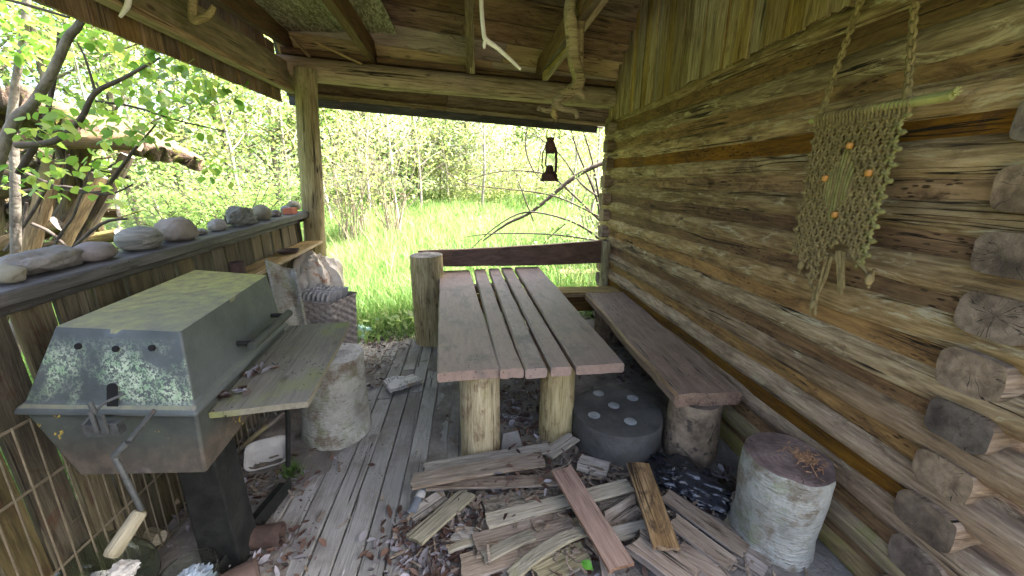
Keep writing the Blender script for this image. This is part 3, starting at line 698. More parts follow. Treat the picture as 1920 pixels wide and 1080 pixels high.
# ---------------------------------------------------------------- barbecue
gl = thing('barbecue', 'big dark green-grey box barbecue with lichen on its sloping hood', 'barbecue', (-1.0, 1.33, 0))
ZR, ZT, ZB = .88, 1.10, .68
rim = [Pz(22, 770, ZR), Pz(367, 774, ZR), Pz(540, 604, ZR), None]; rim[3] = rim[0]+(rim[2]-rim[1])
top = [Pz(103, 613, ZT), Pz(338, 622, ZT), Pz(500, 516, ZT), Pz(366, 506, ZT)]
O = V((-1.0, 1.33, ZR))
m = MB()
ctr = sum(rim, V())/4; tc_ = sum(top, V())/4
low = [tc_*.0+ctr+(r-ctr)*.93+V((0, 0, .004)) for r in rim]
def quadgrid(a, b, c, d2, n1=10, n2=8):
    m.grid(lambda u, v: ((a*(1-u)+b*u)*(1-v)+(d2*(1-u)+c*u)*v)-O, n1, n2)
lowr = [r.lerp(low[i], .9)+V((0, 0, .01)) for i, r in enumerate(rim)]
for i in range(4):
    j = (i+1) % 4
    quadgrid(lowr[i], lowr[j], top[j], top[i])
    quadgrid(rim[i], rim[j], lowr[j], lowr[i], 10, 1)
    quadgrid(rim[i]-V((0, 0, .012)), rim[j]-V((0, 0, .012)), rim[j], rim[i], 10, 1)
quadgrid(top[0], top[1], top[2], top[3], 12, 12)
quadgrid(rim[3]-V((0, 0, .012)), rim[2]-V((0, 0, .012)), rim[1]-V((0, 0, .012)), rim[0]-V((0, 0, .012)), 2, 2)
import bmesh
def weld(o, dist=.0005):
    bm = bmesh.new(); bm.from_mesh(o.data); bmesh.ops.remove_doubles(bm, verts=bm.verts, dist=dist); bmesh.ops.recalc_face_normals(bm, faces=bm.faces); bm.to_mesh(o.data); bm.free()
    o.data.set_sharp_from_angle(angle=radians(25))
hood = m.build('hood', M_HOOD, gl, T(O), smooth=25); weld(hood)
k = hood.modifiers.new('b', 'BEVEL'); k.width = .007; k.segments = 3; k.limit_method = 'ANGLE'; k.angle_limit = radians(25)
def onfront(px, py, off=.002):
    """a point on the near face of the hood"""
    a, b, c = lowr[0], lowr[1], top[0]; n = (b-a).cross(c-a).normalized(); n = n if n.y < 0 else -n
    r = ray(px, py).normalized(); best = (9, None); d_ = top[1]; c0, c1, w_ = .5, .5, .5
    for _ in range(6):
        for i in range(13):
            for j in range(13):
                u, v = c0+(i/6-1)*w_, c1+(j/6-1)*w_; p = (a*(1-u)+b*u)*(1-v)+(c*(1-u)+d_*u)*v; e = (p-CAM).cross(r).length
                if e < best[0]: best = (e, p, u, v)
        c0, c1, w_ = best[2], best[3], w_*.3
    return best[1]+n*off, n
M_HOLE = NB('vent_black').done((.004, .004, .004), .9)
for (x_, y_) in ((149, 649), (219, 654), (287, 652)):
    m = MB(); p, n = onfront(x_, y_); Mx = T(p) @ n.to_track_quat('Z', 'Y').to_matrix().to_4x4()
    m.lathe([(0, .005), (.0078, .005), (.0088, .004), (.0088, -.006)], 16, M=Mx); m.build('vent_hole', M_HOLE, gl, smooth=0)
pc, n = onfront(215, 745)
Mx = T(pc) @ n.to_track_quat('Z', 'Y').to_matrix().to_4x4()
pts = []
for k in range(13): a = pi*k/12; pts.append((.0165*cos(a), .03+.012*sin(a)))
pts += [(-.0165, -.034), (.0165, -.034)]
m = MB(); m.add([Mx @ V((x, y, .004)) for x, y in pts], [tuple(range(len(pts)))]); m.build('spit_slot', M_HOLE, gl, smooth=0)
# firebox
bot = [Pz(146, 890, ZB), Pz(386, 885, ZB)]
dv = (rim[2]-rim[1]); bot += [bot[1]+dv*.95, bot[0]+dv*.95]
bt = [ctr+(r-ctr)*.955-V((0, 0, .016)) for r in rim]
O2 = V((-1, 1.33, ZB)); m = MB(); O_ = O; O = O2
for i in range(4):
    j = (i+1) % 4; quadgrid(bot[i], bot[j], bt[j], bt[i])
quadgrid(bot[3], bot[2], bot[1], bot[0], 4, 4); quadgrid(bt[0], bt[1], bt[2], bt[3], 2, 2)
fb = m.build('firebox', M_FIRE, gl, T(O2), smooth=25); weld(fb); O = O_
k = fb.modifiers.new('b', 'BEVEL'); k.width = .008; k.segments = 2; k.limit_method = 'ANGLE'; k.angle_limit = radians(25)
# hood handle on the side towards the shelf
a_, b_ = PX(455, 655, -.755), PX(528, 608, -.77)
m = MB(); ha = V((-.757, 1.30, .95)); hb = V((-.772, 1.62, .958))
m.tube([ha, ha.lerp(hb, .5), hb], .015, 16); m.build('hood_handle', M_FIRE, gl)
for t in (.08, .92):
    m = MB(); q = ha.lerp(hb, t); m.tube([q, q+V((-.06, 0, -.0))], .009, 8); m.build('handle_bracket', M_BLACK, gl)
# wooden side shelf
sq = [Pz(402, 762, .84), Pz(569, 764, .84), Pz(653, 610, .84), Pz(548, 604, .84)]
Mx, L = frame((sq[0]+sq[1])/2, (sq[2]+sq[3])/2); wv = (sq[0]-sq[1]).length
m = MB(); m.board(0, L, -wv/2, wv/2, -.02, 0, seg=16, warp=.003, bev=.002, chip=.003)
m.build('side_shelf', M_GSHELF, gl, Mx)
m = MB(); m.tube([PY(540, 700, 1.66), PY(540, 874, 1.74)], .011, 10); m.build('shelf_leg', M_BLACK, gl)
# pedestal with a long foot
Yp = 1.27
pl, pr_ = PY(331, 900, Yp), PY(392, 900, Yp); pl2, pr2 = PY(345, 1060, Yp+.02), PY(400, 1060, Yp+.02)
m = MB(); zt_ = ZB+.01; w0 = pr_.x-pl.x+.02; xc = (pl.x+pr_.x)/2+.02
m.hexa([(xc-w0/2-.01, Yp, -.02), (xc+w0/2+.01, Yp, -.02), (xc+w0/2+.01, Yp+.13, -.02), (xc-w0/2-.01, Yp+.13, -.02), (xc-w0/2, Yp, zt_), (xc+w0/2, Yp, zt_), (xc+w0/2, Yp+.13, zt_), (xc-w0/2, Yp+.13, zt_)])
m.build('pedestal', M_BLACK, gl, bevel=.008)
fa, fb_ = Pz(392, 1075, .06), Pz(533, 905, .05)
Mx, L = frame(fa, fb_); m = MB(); m.board(-.25, L, -.028, .028, -.03, .0, seg=4, bev=.004); m.board(-.25, L, -.034, -.028, -.04, .03, seg=4, bev=.002); m.build('foot_rail', M_BLACK, gl, Mx)
# spit bracket, its slit plates, and the cranked handle hanging from it
m = MB(); q = PY(195, 806, .955)
m.box(q.x-.045, q.x+.035, q.y-.004, q.y+.02, q.z-.017, q.z+.017)
m.box(q.x-.012, q.x-.002, q.y-.012, q.y-.005, q.z+.0, q.z+.062); m.box(q.x+.004, q.x+.018, q.y-.012, q.y-.005, q.z-.004, q.z+.05)
m.tube([q+V((-.045, 0, .017)), q+V((-.01, .03, .06)), q+V((.02, .06, .068))], .004, 6)
m.tube([q+V((-.004, -.004, .05)), q+V((-.007, -.004, .085))], .006, 8)
m.lathe([(0, .0), (.006, 0), (.006, .002), (0, .002)], 12, M=T(q+V((-.005, -.005, -.004))) @ RX(pi/2))
m.build('spit_bracket', M_STEEL, gl, bevel=.002)
Yc = .90
cr = m = MB(); pts = [PY(241, 829, Yc), PY(214, 855, Yc-.01), PY(240, 905, Yc-.02), PY(266, 957, Yc-.03)]
m.tube([pts[0], pts[1]], .0085, 10); m.tube(pts[1:], .0065, 10); m.tube([pts[0], pts[0]+V((.0, .09, .03))], .006, 8)
crank = m.build('crank', M_STEEL, gl, T((0, 0, 0)))
ca, cb = PY(264, 958, Yc-.03), PY(208, 1042, Yc-.09); Mx, L = frame(ca, cb)
m = MB(); m.tube([(L*t, 0, 0) for t in (0, .06, .3, .6, .9, 1)], [.013, .0165, .017, .018, .0185, .016], 14); m.build('crank_handle', M_HANDLE, crank, Mx)
# dead leaves on the shelf are part of the litter further down
# ---------------------------------------------------------------- wire grid
wg = thing('wire_panel', 'rusty welded wire panel leaning against the inside of the slats', 'wire panel', (-1.3, 1.3, 0))
m = MB()
for z in (.83, .63, .33, .04): m.tube([(-1.30+.03*(z-.8), .45, z), (-1.30+.03*(z-.8), 2.3, z-.02)], .0045, 6)
m.build('cross_wire', M_WIRE, wg)
m = MB(); y = .46
while y < 2.3:
    m.tube([(-1.295, y, .83), (-1.32, y+.01*random.uniform(-1, 1), .02)], .003, 5, cap=False); y += .047
m.build('upright_wire', M_WIRE, wg)
# ---------------------------------------------------------------- table
TZ = .64
tf = [(822, 936, 697), (939, 980, 694), (983, 1028, 692), (1031, 1076, 689), (1080, 1172, 685)]
tb = [(822, 883, 507), (887, 912, 505), (915, 937, 504), (940, 960, 502), (963, 1013, 501)]
table = thing('picnic_table', 'heavy brown plank table standing on log legs', 'table', (.1, 2.6, 0))
for i, ((a, b, y1), (c, e, y2)) in enumerate(zip(tf, tb)):
    fl, fr, bl_, br_ = Pz(a, y1, TZ), Pz(b, y1-.03*(b-a), TZ), Pz(c, y2, TZ), Pz(e, y2, TZ)
    P0, P1 = (fl+fr)/2, (bl_+br_)/2; Mx, L = frame(P0, P1); w = ((fr-fl).length+(br_-bl_).length)/2-.006
    m = MB(); m.board(0, L, -w/2, w/2, -.048, .0015*(i % 3), seg=40, bev=.008, warp=.006, chip=.01); m.build('plank', M_TABLE, table, Mx)
def tleg(px0, px1, pyc, Y, seed, nm=table):
    a, b = PY(px0, 720, Y), PY(px1, 720, Y); r = (b.x-a.x)/2; c = (a+b)/2
    m = MB(); prof = [(r*1.03, -.08), (r*1.04, .05), (r, .3), (r*.99, TZ-.05)]
    lm = log_mesh(TZ+.03, r*1.02, seed, n=26, seg=14, rough=.05, bend=.004, taper=-.06)
    Mx, L = frame((c.x-.01, Y, -.08), (c.x, Y, TZ-.05), V((0, 1, 0))); lm.build('leg', [M_LEG, M_END], nm, Mx)
tleg(864, 938, 0, 1.86, 4.1); tleg(1016, 1077, 0, 1.98, 6.2)
for (x_, y_, s_) in ((-.18, 3.4, 9.), (.38, 3.45, 12.)):
    lm = log_mesh(TZ+.03, .085, s_, n=22, seg=12, rough=.05); Mx, L = frame((x_, y_, -.08), (x_, y_, TZ-.05), V((0, 1, 0))); lm.build('leg', [M_LEG, M_END], table, Mx)
m = MB(); m.board(0, .56, -.05, .05, -.11, -.049, seg=6)
Mx, L = frame((-.14, 2.02, TZ), (.45, 2.1, TZ)); m.build('cross_bearer', M_TABLE, table, Mx @ T((0, .1, 0)))
m = MB(); m.board(0, .56, -.05, .05, -.11, -.049, seg=6); Mx, L = frame((-.16, 3.3, TZ), (.5, 3.35, TZ)); m.build('cross_bearer', M_TABLE, table, Mx)
# ---------------------------------------------------------------- long bench by the wall
BZ = .43
bench = thing('log_bench', 'long thick brown bench seat along the log wall on log legs', 'bench', (1.1, 2.3, 0))
fl, fr, bl_, br_ = Pz(1272, 746, BZ), Pz(1388, 728, BZ), Pz(1094, 551, BZ), Pz(1174, 546, BZ)
P0, P1 = (fl+fr)/2, (bl_+br_)/2; Mx, L = frame(P0, P1); w = (fr-fl).length
m = MB(); m.board(0, L, -w/2*.98, w/2*1.02, -.075, 0, seg=30, bev=.014, warp=.012, chip=.01); m.build('seat', M_BENCH, bench, Mx)
q = Pz(1306, 850, 0); q = PY(1308, 800, (P0.y+.12)); 
lm = log_mesh(BZ+.0, .14, 21., n=30, seg=14, rough=.07, bend=.006, taper=-.05)
lx = P0.lerp(P1, .055); Mx, L = frame((lx.x-.01, lx.y, -.075), (lx.x-.01, lx.y, BZ), V((0, 1, 0))); lm.build('leg', [M_BARK, M_END], bench, Mx)
lm = log_mesh(BZ, .13, 25., n=24, seg=12, rough=.06); lx = P0.lerp(P1, .92); Mx, L = frame((lx.x, lx.y, -.075), (lx.x, lx.y, BZ), V((0, 1, 0))); lm.build('leg', [M_BARK, M_END], bench, Mx)
# ---------------------------------------------------------------- rear bench
rear = thing('rear_bench', 'low rear bench with a curved red-brown slab backrest and log end post', 'bench', (.5, 3.8, 0))
gp = V((-.405, 3.50, -.05))
lm = log_mesh(.89, .153, 31., n=32, seg=20, rough=.03, bend=.004, taper=-.03); Mx, L = frame(gp, gp+V((-.005, 0, 1)), V((0, 1, 0)))
lm.build('log_post', [M_POST, M_ENDP], rear, Mx)
Q0 = PY(784, 470, 3.72); Q1 = PY(1143, 449, 4.0)
def backf():
    m = MB(); n = 30; vs = []; fs = []
    for i in range(n+1):
        t = i/n; P = Q0.lerp(Q1, t)
        top_ = P.z-.012*sin(pi*min(1, t*1.0))*1.0+.004*mn.noise(V((t*7, 0, 0)))
        hgt = .15+.10*t+.006*mn.noise(V((t*5, 4, 0)))
        for (dy, z) in ((-.03, top_-hgt), (-.03, top_-.006), (-.024, top_), (.024, top_), (.03, top_-.006), (.03, top_-hgt)):
            vs.append((P.x-Q0.x, P.y+dy-Q0.y, z-Q0.z))
    for i in range(n):
        for j in range(6): a = i*6+j; b = i*6+(j+1) % 6; fs.append((a, b, b+6, a+6))
    fs += [tuple(range(5, -1, -1)), tuple(range(n*6, n*6+6))]
    return m.add(vs, fs)
bo = backf().build('backrest', M_BACK, rear, T(Q0)); weld(bo, .0001)
q0 = Pz(1040, 543, BZ-.01); q1 = Pz(1172, 541, BZ-.01); Mx, L = frame(q0-(q1-q0)*1.2, q1+(q1-q0)*.15)
m = MB(); m.board(0, L, -.11, .11, -.05, 0, seg=14, warp=.004, bev=.005); m.build('seat', M_SHELF, rear, Mx)
m = MB(); m.board(0, L, -.1, -.07, -.2, -.052, seg=8, warp=.003); m.build('apron', M_DKBEAM, rear, Mx)
p = PY(1132, 505, 3.97); lm = log_mesh(1.0, .05, 35., n=16, seg=12); Mx, L = frame((p.x, 3.94, -.05), (p.x, 3.94, 1), V((0, 1, 0))); 
lm = log_mesh(.92, .048, 35., n=16, seg=12); lm.build('end_post', [M_POST, M_END], rear, Mx)
# a second small bench outside, seen under the backrest
ob = thing('garden_bench', 'small plank bench standing in the grass behind the rear backrest', 'bench', (1.0, 5.0, -.1))
a_, b_ = PY(1048, 509, 5.0), PY(1124, 507, 5.0); Mx, L = frame(a_, b_); m = MB(); m.board(0, L+.3, -.12, .12, -.05, 0, warp=.005); m.build('seat', M_LOGLOW, ob, Mx)
m = MB(); p = PY(1094, 512, 5.0)
m.board(0, p.z+.15-.03, -.055, .055, -.05, .05, seg=4); m.build('leg', M_BENCH, ob, Matrix(((0, 0, 1, p.x), (0, 1, 0, 5.0), (1, 0, 0, -.18), (0, 0, 0, 1))))
# ---------------------------------------------------------------- concrete disc
p = Pz(1157, 768, .2); disc = thing('concrete_base', 'dark round concrete base with five pale plugs in its top', 'base', (p.x, p.y, 0))
R = .257; m = MB(); m.lathe([(R*.985, -.03), (R, .01), (R, .188), (R*.985, .199), (R*.9, .2), (0, .2)], 64, rough=.014); m.build('body', M_CONC, disc, T((p.x, p.y, 0)))
for (x_, y_) in ((1122, 737), (1186, 746), (1151, 760), (1114, 778), (1182, 790)):
    q = Pz(x_, y_, .201); m = MB(); m.lathe([(0, .0008), (.033, .0008), (.034, 0), (.034, -.004)], 24); m.build('plug', M_DOT, disc, T(q))
# ---------------------------------------------------------------- stumps
def stump(c, r0, r1, h, bark, topm, label, seed, lean=(0, 0), M=None):
    m = MB(); n = 40; prof = []
    m.lathe([(r0*1.06, -.05), (r0*1.02, .04), (r0*.97, h*.3), (r1*1.02, h*.7), (r1*1.0, h-.012), (r1*.985, h)], n, rough=.085, seed=seed, capmi=1)
    for i in range(len(m.v)):
        x, y, z = m.v[i]; m.v[i] = (x+lean[0]*z, y+lean[1]*z, z+(.0 if z < h-.001 else .003*mn.noise(V((x*9, y*9, 0)))))
    return tag(m.build('birch_stump', [bark, topm], None, T(c)), label, 'stump')
cL = Pz(637, 805, 0); cL = V((-.86, 2.16, 0)); 
stump(cL, .196, .176, .50, M_BIRCH, M_STUMPTOPG, 'pale birch stump under the edge of the barbecue shelf', 3., (.02, .06))
p = Pz(1483, 856, .42)
sR = V((p.x-.01, p.y, 0)); stump(sR, .15, .158, .42, M_BIRCH, M_STUMPTOP, 'pale birch stump with a purple-brown top strewn with shavings by the wall', 9., (.0, 0))
m = MB()
for i in range(150):
    a = random.gauss(.4, 1.6); r = abs(random.gauss(0, .045)); c = V((p.x+.03+r*cos(a), p.y-.03+r*sin(a), .424+random.random()*.008))
    L = random.uniform(.006, .018); th = random.random()*pi; w = .0018; dx, dy = cos(th), sin(th)
    m.add([c+V((dx*L-dy*w, dy*L+dx*w, random.random()*.006)), c+V((-dx*L-dy*w, -dy*L+dx*w, 0)), c+V((-dx*L+dy*w, -dy*L-dx*w, 0)), c+V((dx*L+dy*w, dy*L-dx*w, .003))], [(0, 1, 2, 3)])
setting(m.build('shavings', M_SHAV, smooth=0), 'stuff', 'orange wood shavings on the stump top')
# split root wedge leaning against the right-hand stump
q = Pz(1425, 985, .0); m = MB(); m.blob((0, 0, .06), .10, .07, .13, 4, .25, 1.2, 4., .25, -.6, sup=.7)
tag(m.build('split_root', PB[5], None, T((q.x, q.y+.06, 0)) @ RZ(.5), smooth=60), 'greyish pink split root chunk leaning against the shavings stump', 'wood chunk')
# ---------------------------------------------------------------- board heap
def pboard(p1, p2, wpx, z1, z2, mat, label, th=.014, seg=14, warp=.004, chip=.012, roll=0., bow=0., twist=0., rev=False):
    a, b = Pz(*p1, z1), Pz(*p2, z2); mid = (a+b)/2
    k = (mid.y*cy+mid.x*sy)*cp-(mid.z-HC)*sp
    # width on the ground from its width in the picture: along-view foreshortening depends on the board's heading
    dr = ray((p1[0]+p2[0])/2, (p1[1]+p2[1])/2).normalized(); ax = (b-a).normalized(); sd = V((0, 0, 1)).cross(ax).normalized()
    vis = sqrt(max(.12, 1-(sd-ax*sd.dot(ax)).dot(dr)**2))
    w = wpx/F*k/vis
    w = max(.02, min(w, .17))
    Mx, L = frame(a, b); Mx = Mx @ RX(roll)
    m = MB(); m.board(0, L, -w/2, w/2, -th, 0, seg=seg, bev=.002, warp=warp, chip=chip, bow=bow, twist=twist)
    o = m.build('loose_board', PB[mat], None, Mx); return tag(o, label, 'board', 'loose boards heaped on the floor')
G = [
 ((796, 878), (1030, 838), 19, .11, .12, 0, 'grey-green board at the back of the heap against the left table leg'),
 ((772, 901), (1019, 858), 26, .115, .135, 1, 'long board with a purple tinge just in front of the left table leg'),
 ((1024, 852), (1076, 817), 26, .09, .10, 0, 'short grey board end pointing at the dark round concrete base'),
 ((803, 907), (1046, 898), 19, .095, .11, 1, 'narrow board, grey at one end and rust brown at the other, behind the red-brown board'),
 ((776, 1012), (880, 920), 30, .06, .075, 2, 'greenish slanting board at the left edge of the heap, pointing up to the rust-ended board'),
 ((771, 968), (832, 926), 22, .03, .05, 0, 'grey board half under the greenish slanting board'),
 ((908, 948), (1056, 920), 30, .045, .055, 0, 'flat dark grey bark-like board behind the pale-edged board'),
 ((936, 952), (1016, 942), 12, .07, .075, 4, 'small pale strip lying on the flat dark grey board'),
 ((912, 975), (1182, 907), 24, .085, .10, 4, 'long pale-edged board passing under the red-brown board'),
 ((890, 1022), (1070, 972), 38, .06, .07, 1, 'wide brown board below the long pale-edged board'),
 ((866, 1062), (1034, 1012), 46, .05, .055, 1, 'wide board with a splintered pale end at the bottom of the heap'),
 ((850, 1000), (895, 1003), 26, .03, .035, 0, 'short blue-grey offcut among leaves left of the wide brown board'),
 ((840, 1030), (888, 1014), 12, .035, .045, 4, 'thin pale batten end left of the splintered board'),
 ((957, 1079), (1100, 992), 22, .075, .10, 2, 'curled olive strip sloping down from the red-brown board'),
 ((1004, 1079), (1100, 1032), 38, .045, .055, 2, 'olive board at the bottom picture edge under the curled strip'),
 ((1122, 950), (1180, 932), 32, .03, .04, 0, 'short grey board between the two crossing boards'),
 ((1140, 980), (1194, 945), 30, .05, .07, 1, 'dark brown board on edge between the red-brown and the amber board'),
 ((1290, 957), (1450, 1046), 24, .045, .035, 1, 'brown board with a notched end in the fan on the right of the heap'),
 ((1248, 926), (1398, 1032), 27, .07, .055, 1, 'upper brown board of the fan, its rounded end towards the birch stump'),
 ((1262, 973), (1374, 1057), 27, .065, .05, 1, 'lower brown board of the fan, beside the amber board'),
 ((1365, 962), (1484, 1034), 40, .03, .02, 2, 'wide smooth olive board ending at the foot of the birch stump'),
 ((1388, 1040), (1436, 1073), 24, .03, .02, 5, 'short pinkish board end poking from under the fan'),
 ((1272, 1030), (1362, 1080), 40, .045, .04, 5, 'shredded orange-pink slab at the bottom picture edge'),
 ((1130, 1030), (1140, 1085), 22, .05, .04, 1, 'small upright-lying stub under the end of the red-brown board'),
 ((1085, 864), (1142, 880), 26, .04, .035, 0, 'weathered blue-grey wood chunk beside the dark concrete base'),

 ((985, 905), (1075, 880), 24, .05, .06, 0, 'grey board buried behind the narrow rust-ended board'),
 ((900, 985), (985, 960), 22, .025, .03, 0, 'dark board sunk between the pale strip and the wide brown board'),
 ((1050, 1000), (1120, 965), 26, .03, .04, 2, 'olive board buried under the middle of the red-brown board'),
 ((1150, 905), (1245, 940), 24, .02, .03, 0, 'grey board on the floor just in front of the dark concrete base'),
 ((1220, 960), (1270, 1010), 30, .025, .03, 1, 'brown board hidden beneath the amber streaked board'),
 ((1330, 1020), (1450, 1075), 30, .012, .01, 0, 'grey board flat on the floor below the smooth olive board'),
 ((1150, 1000), (1215, 985), 22, .05, .055, 4, 'short pale stick of board between the red-brown and amber boards'),
 ((905, 1045), (1000, 1000), 18, .065, .075, 2, 'narrow greenish lath on the splintered pale-ended board'),
]
for i, g in enumerate(G):
    pboard(*g, roll=random.uniform(-.12, .12) if i not in (16,) else .9, th=.014 if i not in (22,) else .035, bow=.03 if i == 13 else random.uniform(-.004, .006), twist=random.uniform(-.08, .08))
pboard((1053, 877), (1166, 1062), 43, .175, .12, 3, 'red-brown board lying steeply across the top of the heap', th=.016, chip=.014)
pboard((1196, 867), (1250, 1026), 44, .15, .12, 6, 'amber streaked board lying on the heap beside the black plastic bag', th=.016, chip=.01)
pboard((1196, 1010), (1300, 1086), 46, .085, .075, 5, 'thick pink splintered slab near the bottom picture edge', th=.035, chip=.04, warp=.012)
# ---------------------------------------------------------------- bags and oddments
q = Pz(1290, 905, .03); m = MB(); m.blob((0, 0, .03), .12, .185, .06, 5, .4, 1.2, 2.2, .4, -.5)
tag(m.build('plastic_bag', M_BLKBAG, None, T((q.x, q.y, .02)) @ RZ(.75), smooth=50), 'crumpled shiny black plastic bag in front of the bench leg', 'bag')
q = Pz(676, 622, .04); m = MB(); m.blob((0, 0, .03), .12, .09, .065, 4, .5, 1.8, 5.2, .6, -.5)
tag(m.build('plastic_bag', M_TEAL, None, T((q.x, q.y, .0)), smooth=50), 'crumpled teal plastic bag on the leaves beyond the birch stump', 'bag')
# sack behind the basket
q = PY(585, 515, 3.1); m = MB()
m.blob((0, 0, 0), .20, .14, .45, 5, .2, 1.1, 8.1, .1, -.98, sup=.75)
for i in range(len(m.v)):
    x, y, z = m.v[i]; a = atan2(y, x); kk = 1+.10*sin(a*9+z*9)*max(0, min(1, z/.3))+.05*sin(a*17+z*14); m.v[i] = (x*kk, y*kk, z+.03*sin(a*3)*(z > .2))
tag(m.build('plastic_sack', M_SACK, None, T((q.x+.0, 3.14, .46)) @ RY(.06), smooth=50), 'soiled whitish plastic sack with rust-brown stains behind the wicker basket', 'sack')
q = PY(612, 535, 3.2); m = MB(); m.blob((0, 0, 0), .08, .08, .36, 4, .35, 1.5, 3.3, .4, -.98)
tag(m.build('plastic_bag', M_BLUEBAG, None, T((q.x, 3.28, .36)), smooth=50), 'pale blue plastic bag squeezed between the sack and the grass', 'bag')
# wicker basket
bs = PY(613, 600, 2.85); bk = thing('wicker_basket', 'tall grey wicker basket full of grey card trays near the post', 'basket', (bs.x, 2.85, 0))
m = MB(); zt = PY(610, 556, 2.85).z; BW, BD = .17, .14
def wall(c0, c1, t0, t1, n):
    def fn(u, v):
        a = c0.lerp(c1, u); b = t0.lerp(t1, u); p = a.lerp(b, v); nn = (c1-c0).cross(V((0, 0, 1))).normalized()
        iu = u*n; iv = v*26; return p+nn*(.010*sin(iu*pi)*(1 if int(iv) % 2 else -1)*abs(sin(iv*pi))**.5+.0)
    m.grid(fn, n*4, 26*3)
cs = [V((-BW*.8, -BD*.8, .0)), V((BW*.8, -BD*.8, 0)), V((BW*.8, BD*.8, 0)), V((-BW*.8, BD*.8, 0))]; ts = [V((-BW, -BD, zt)), V((BW, -BD, zt)), V((BW, BD, zt)), V((-BW, BD, zt))]
for i in range(4): wall(cs[i], cs[(i+1) % 4], ts[i], ts[(i+1) % 4], 7)
bko = m.build('woven_side', M_WICK, bk, T((bs.x, 2.85, 0)) @ RZ(-.35), smooth=60, thick=.006)
m = MB(); m.tube(ts+[ts[0]], .011, 8); m.build('rim', M_WICK, bk, T((bs.x, 2.85, 0)) @ RZ(-.35))
m = MB(); m.box(-BW*.8, BW*.8, -BD*.8, BD*.8, .002, .012); m.build('bottom', M_WICK, bk, T((bs.x, 2.85, 0)) @ RZ(-.35))
m = MB()
for i in range(7):
    x = -BW*.8+i*BW*1.6/7
    def fn(u, v, x=x, i=i): return (x+.03*v+.012*sin(u*pi*7), -BD*.85+u*BD*1.7, zt-.06+.11*v+.012*abs(sin(u*pi*5))+.015*mn.noise(V((i, u*3, v))))
    m.grid(fn, 40, 4)
cdr = m.build('card_tray', M_PULP, None, T((bs.x, 2.85, 0)) @ RZ(-.35), thick=.004)
tag(cdr, 'grey moulded card trays stuffed into the wicker basket', 'card tray')
# curved birch bark sheet
ba = [PY(500, 497, 2.15), PY(556, 514, 2.2), PY(577, 606, 2.05), PY(528, 606, 2.0)]
m = MB(); c0 = (ba[0]+ba[2])/2
def fn(u, v):
    p = (ba[0]*(1-u)+ba[1]*u)*(1-v)+((ba[3]*(1-u)+ba[2]*u)+V((0, 0, -.35)))*v
    return p-c0+V((-.02*sin(pi*u), .07*sin(pi*u), .03*(u-.5)**2*4+.006*mn.noise(V((u*6, v*9, 1)))))
m.grid(fn, 20, 40); tag(m.build('bark_sheet', M_BIRCH, None, T(c0), thick=.012, smooth=60), 'curved pale sheet of birch bark standing behind the barbecue', 'bark')
# newspaper
q = Pz(756, 716, .03); m = MB()
m.grid(lambda u, v: ((u-.5)*.26, (v-.5)*.17, .012+.018*sin(u*5)*v+.008*mn.noise(V((u*5, v*5, 0)))), 24, 16)
m.grid(lambda u, v: ((u-.5)*.25, (v-.5)*.16+.01, .022+.018*sin(u*5+.3)*v+.008*mn.noise(V((u*5, v*5, 3)))), 24, 16)
tag(m.build('newspaper', M_NEWS, None, T((q.x, q.y, .012)) @ RZ(.55), thick=.003), 'folded weathered newspaper lying on the deck boards', 'newspaper')
# white food tray leaning under the shelf
q = Pz(502, 868, .0); tr = thing('food_tray', 'dirty white pulp food tray tilted on the ground under the shelf', 'tray', (q.x, q.y, 0))
m = MB(); n = 40; prof = [(0, .012), (.62, .012), (.66, .02), (.9, .30), (1., .31), (1., .295), (.93, .285), (.7, 0), (0, 0)]
vs = []
for (r, z) in prof:
    for j in range(n):
        a = 2*pi*j/n; c_, s_ = cos(a), sin(a); vs.append((math.copysign(abs(c_)**.45, c_)*r*.105, math.copysign(abs(s_)**.45, s_)*r*.085, z*.16))
m.add(vs, [(i*n+j, i*n+(j+1) % n, (i+1)*n+(j+1) % n, (i+1)*n+j) for i in range(len(prof)-1) for j in range(n)])
m.build('bowl', M_WHITE, tr, T((q.x, q.y+.02, .025)) @ RZ(.35) @ RX(radians(28)), smooth=50)
# rusty cans
q = Pz(497, 1030, 0); m = MB(); m.lathe([(.046, -.065), (.047, -.06), (.044, -.03), (.046, 0), (.044, .03), (.047, .06), (.046, .065), (.041, .065), (.041, -.05), (0, -.05)], 28, rough=.03)
tag(m.build('rusty_can', M_RUST, None, T((q.x, q.y+.02, .048)) @ RZ(.1) @ RY(pi/2)), 'rusty brown can lying on its side at the deck edge', 'can', 'old cans beside the deck boards')
q = Pz(450, 1085, .06); m = MB(); m.lathe([(.04, -.06), (.05, -.055), (.052, 0), (.051, .05), (.042, .06), (0, .062)], 28, rough=.03)
tag(m.build('rusty_can', M_CLAY, None, T((q.x, q.y, .052)) @ RZ(.55) @ RY(pi/2)), 'smooth brown can cut by the bottom picture edge', 'can', 'old cans beside the deck boards')
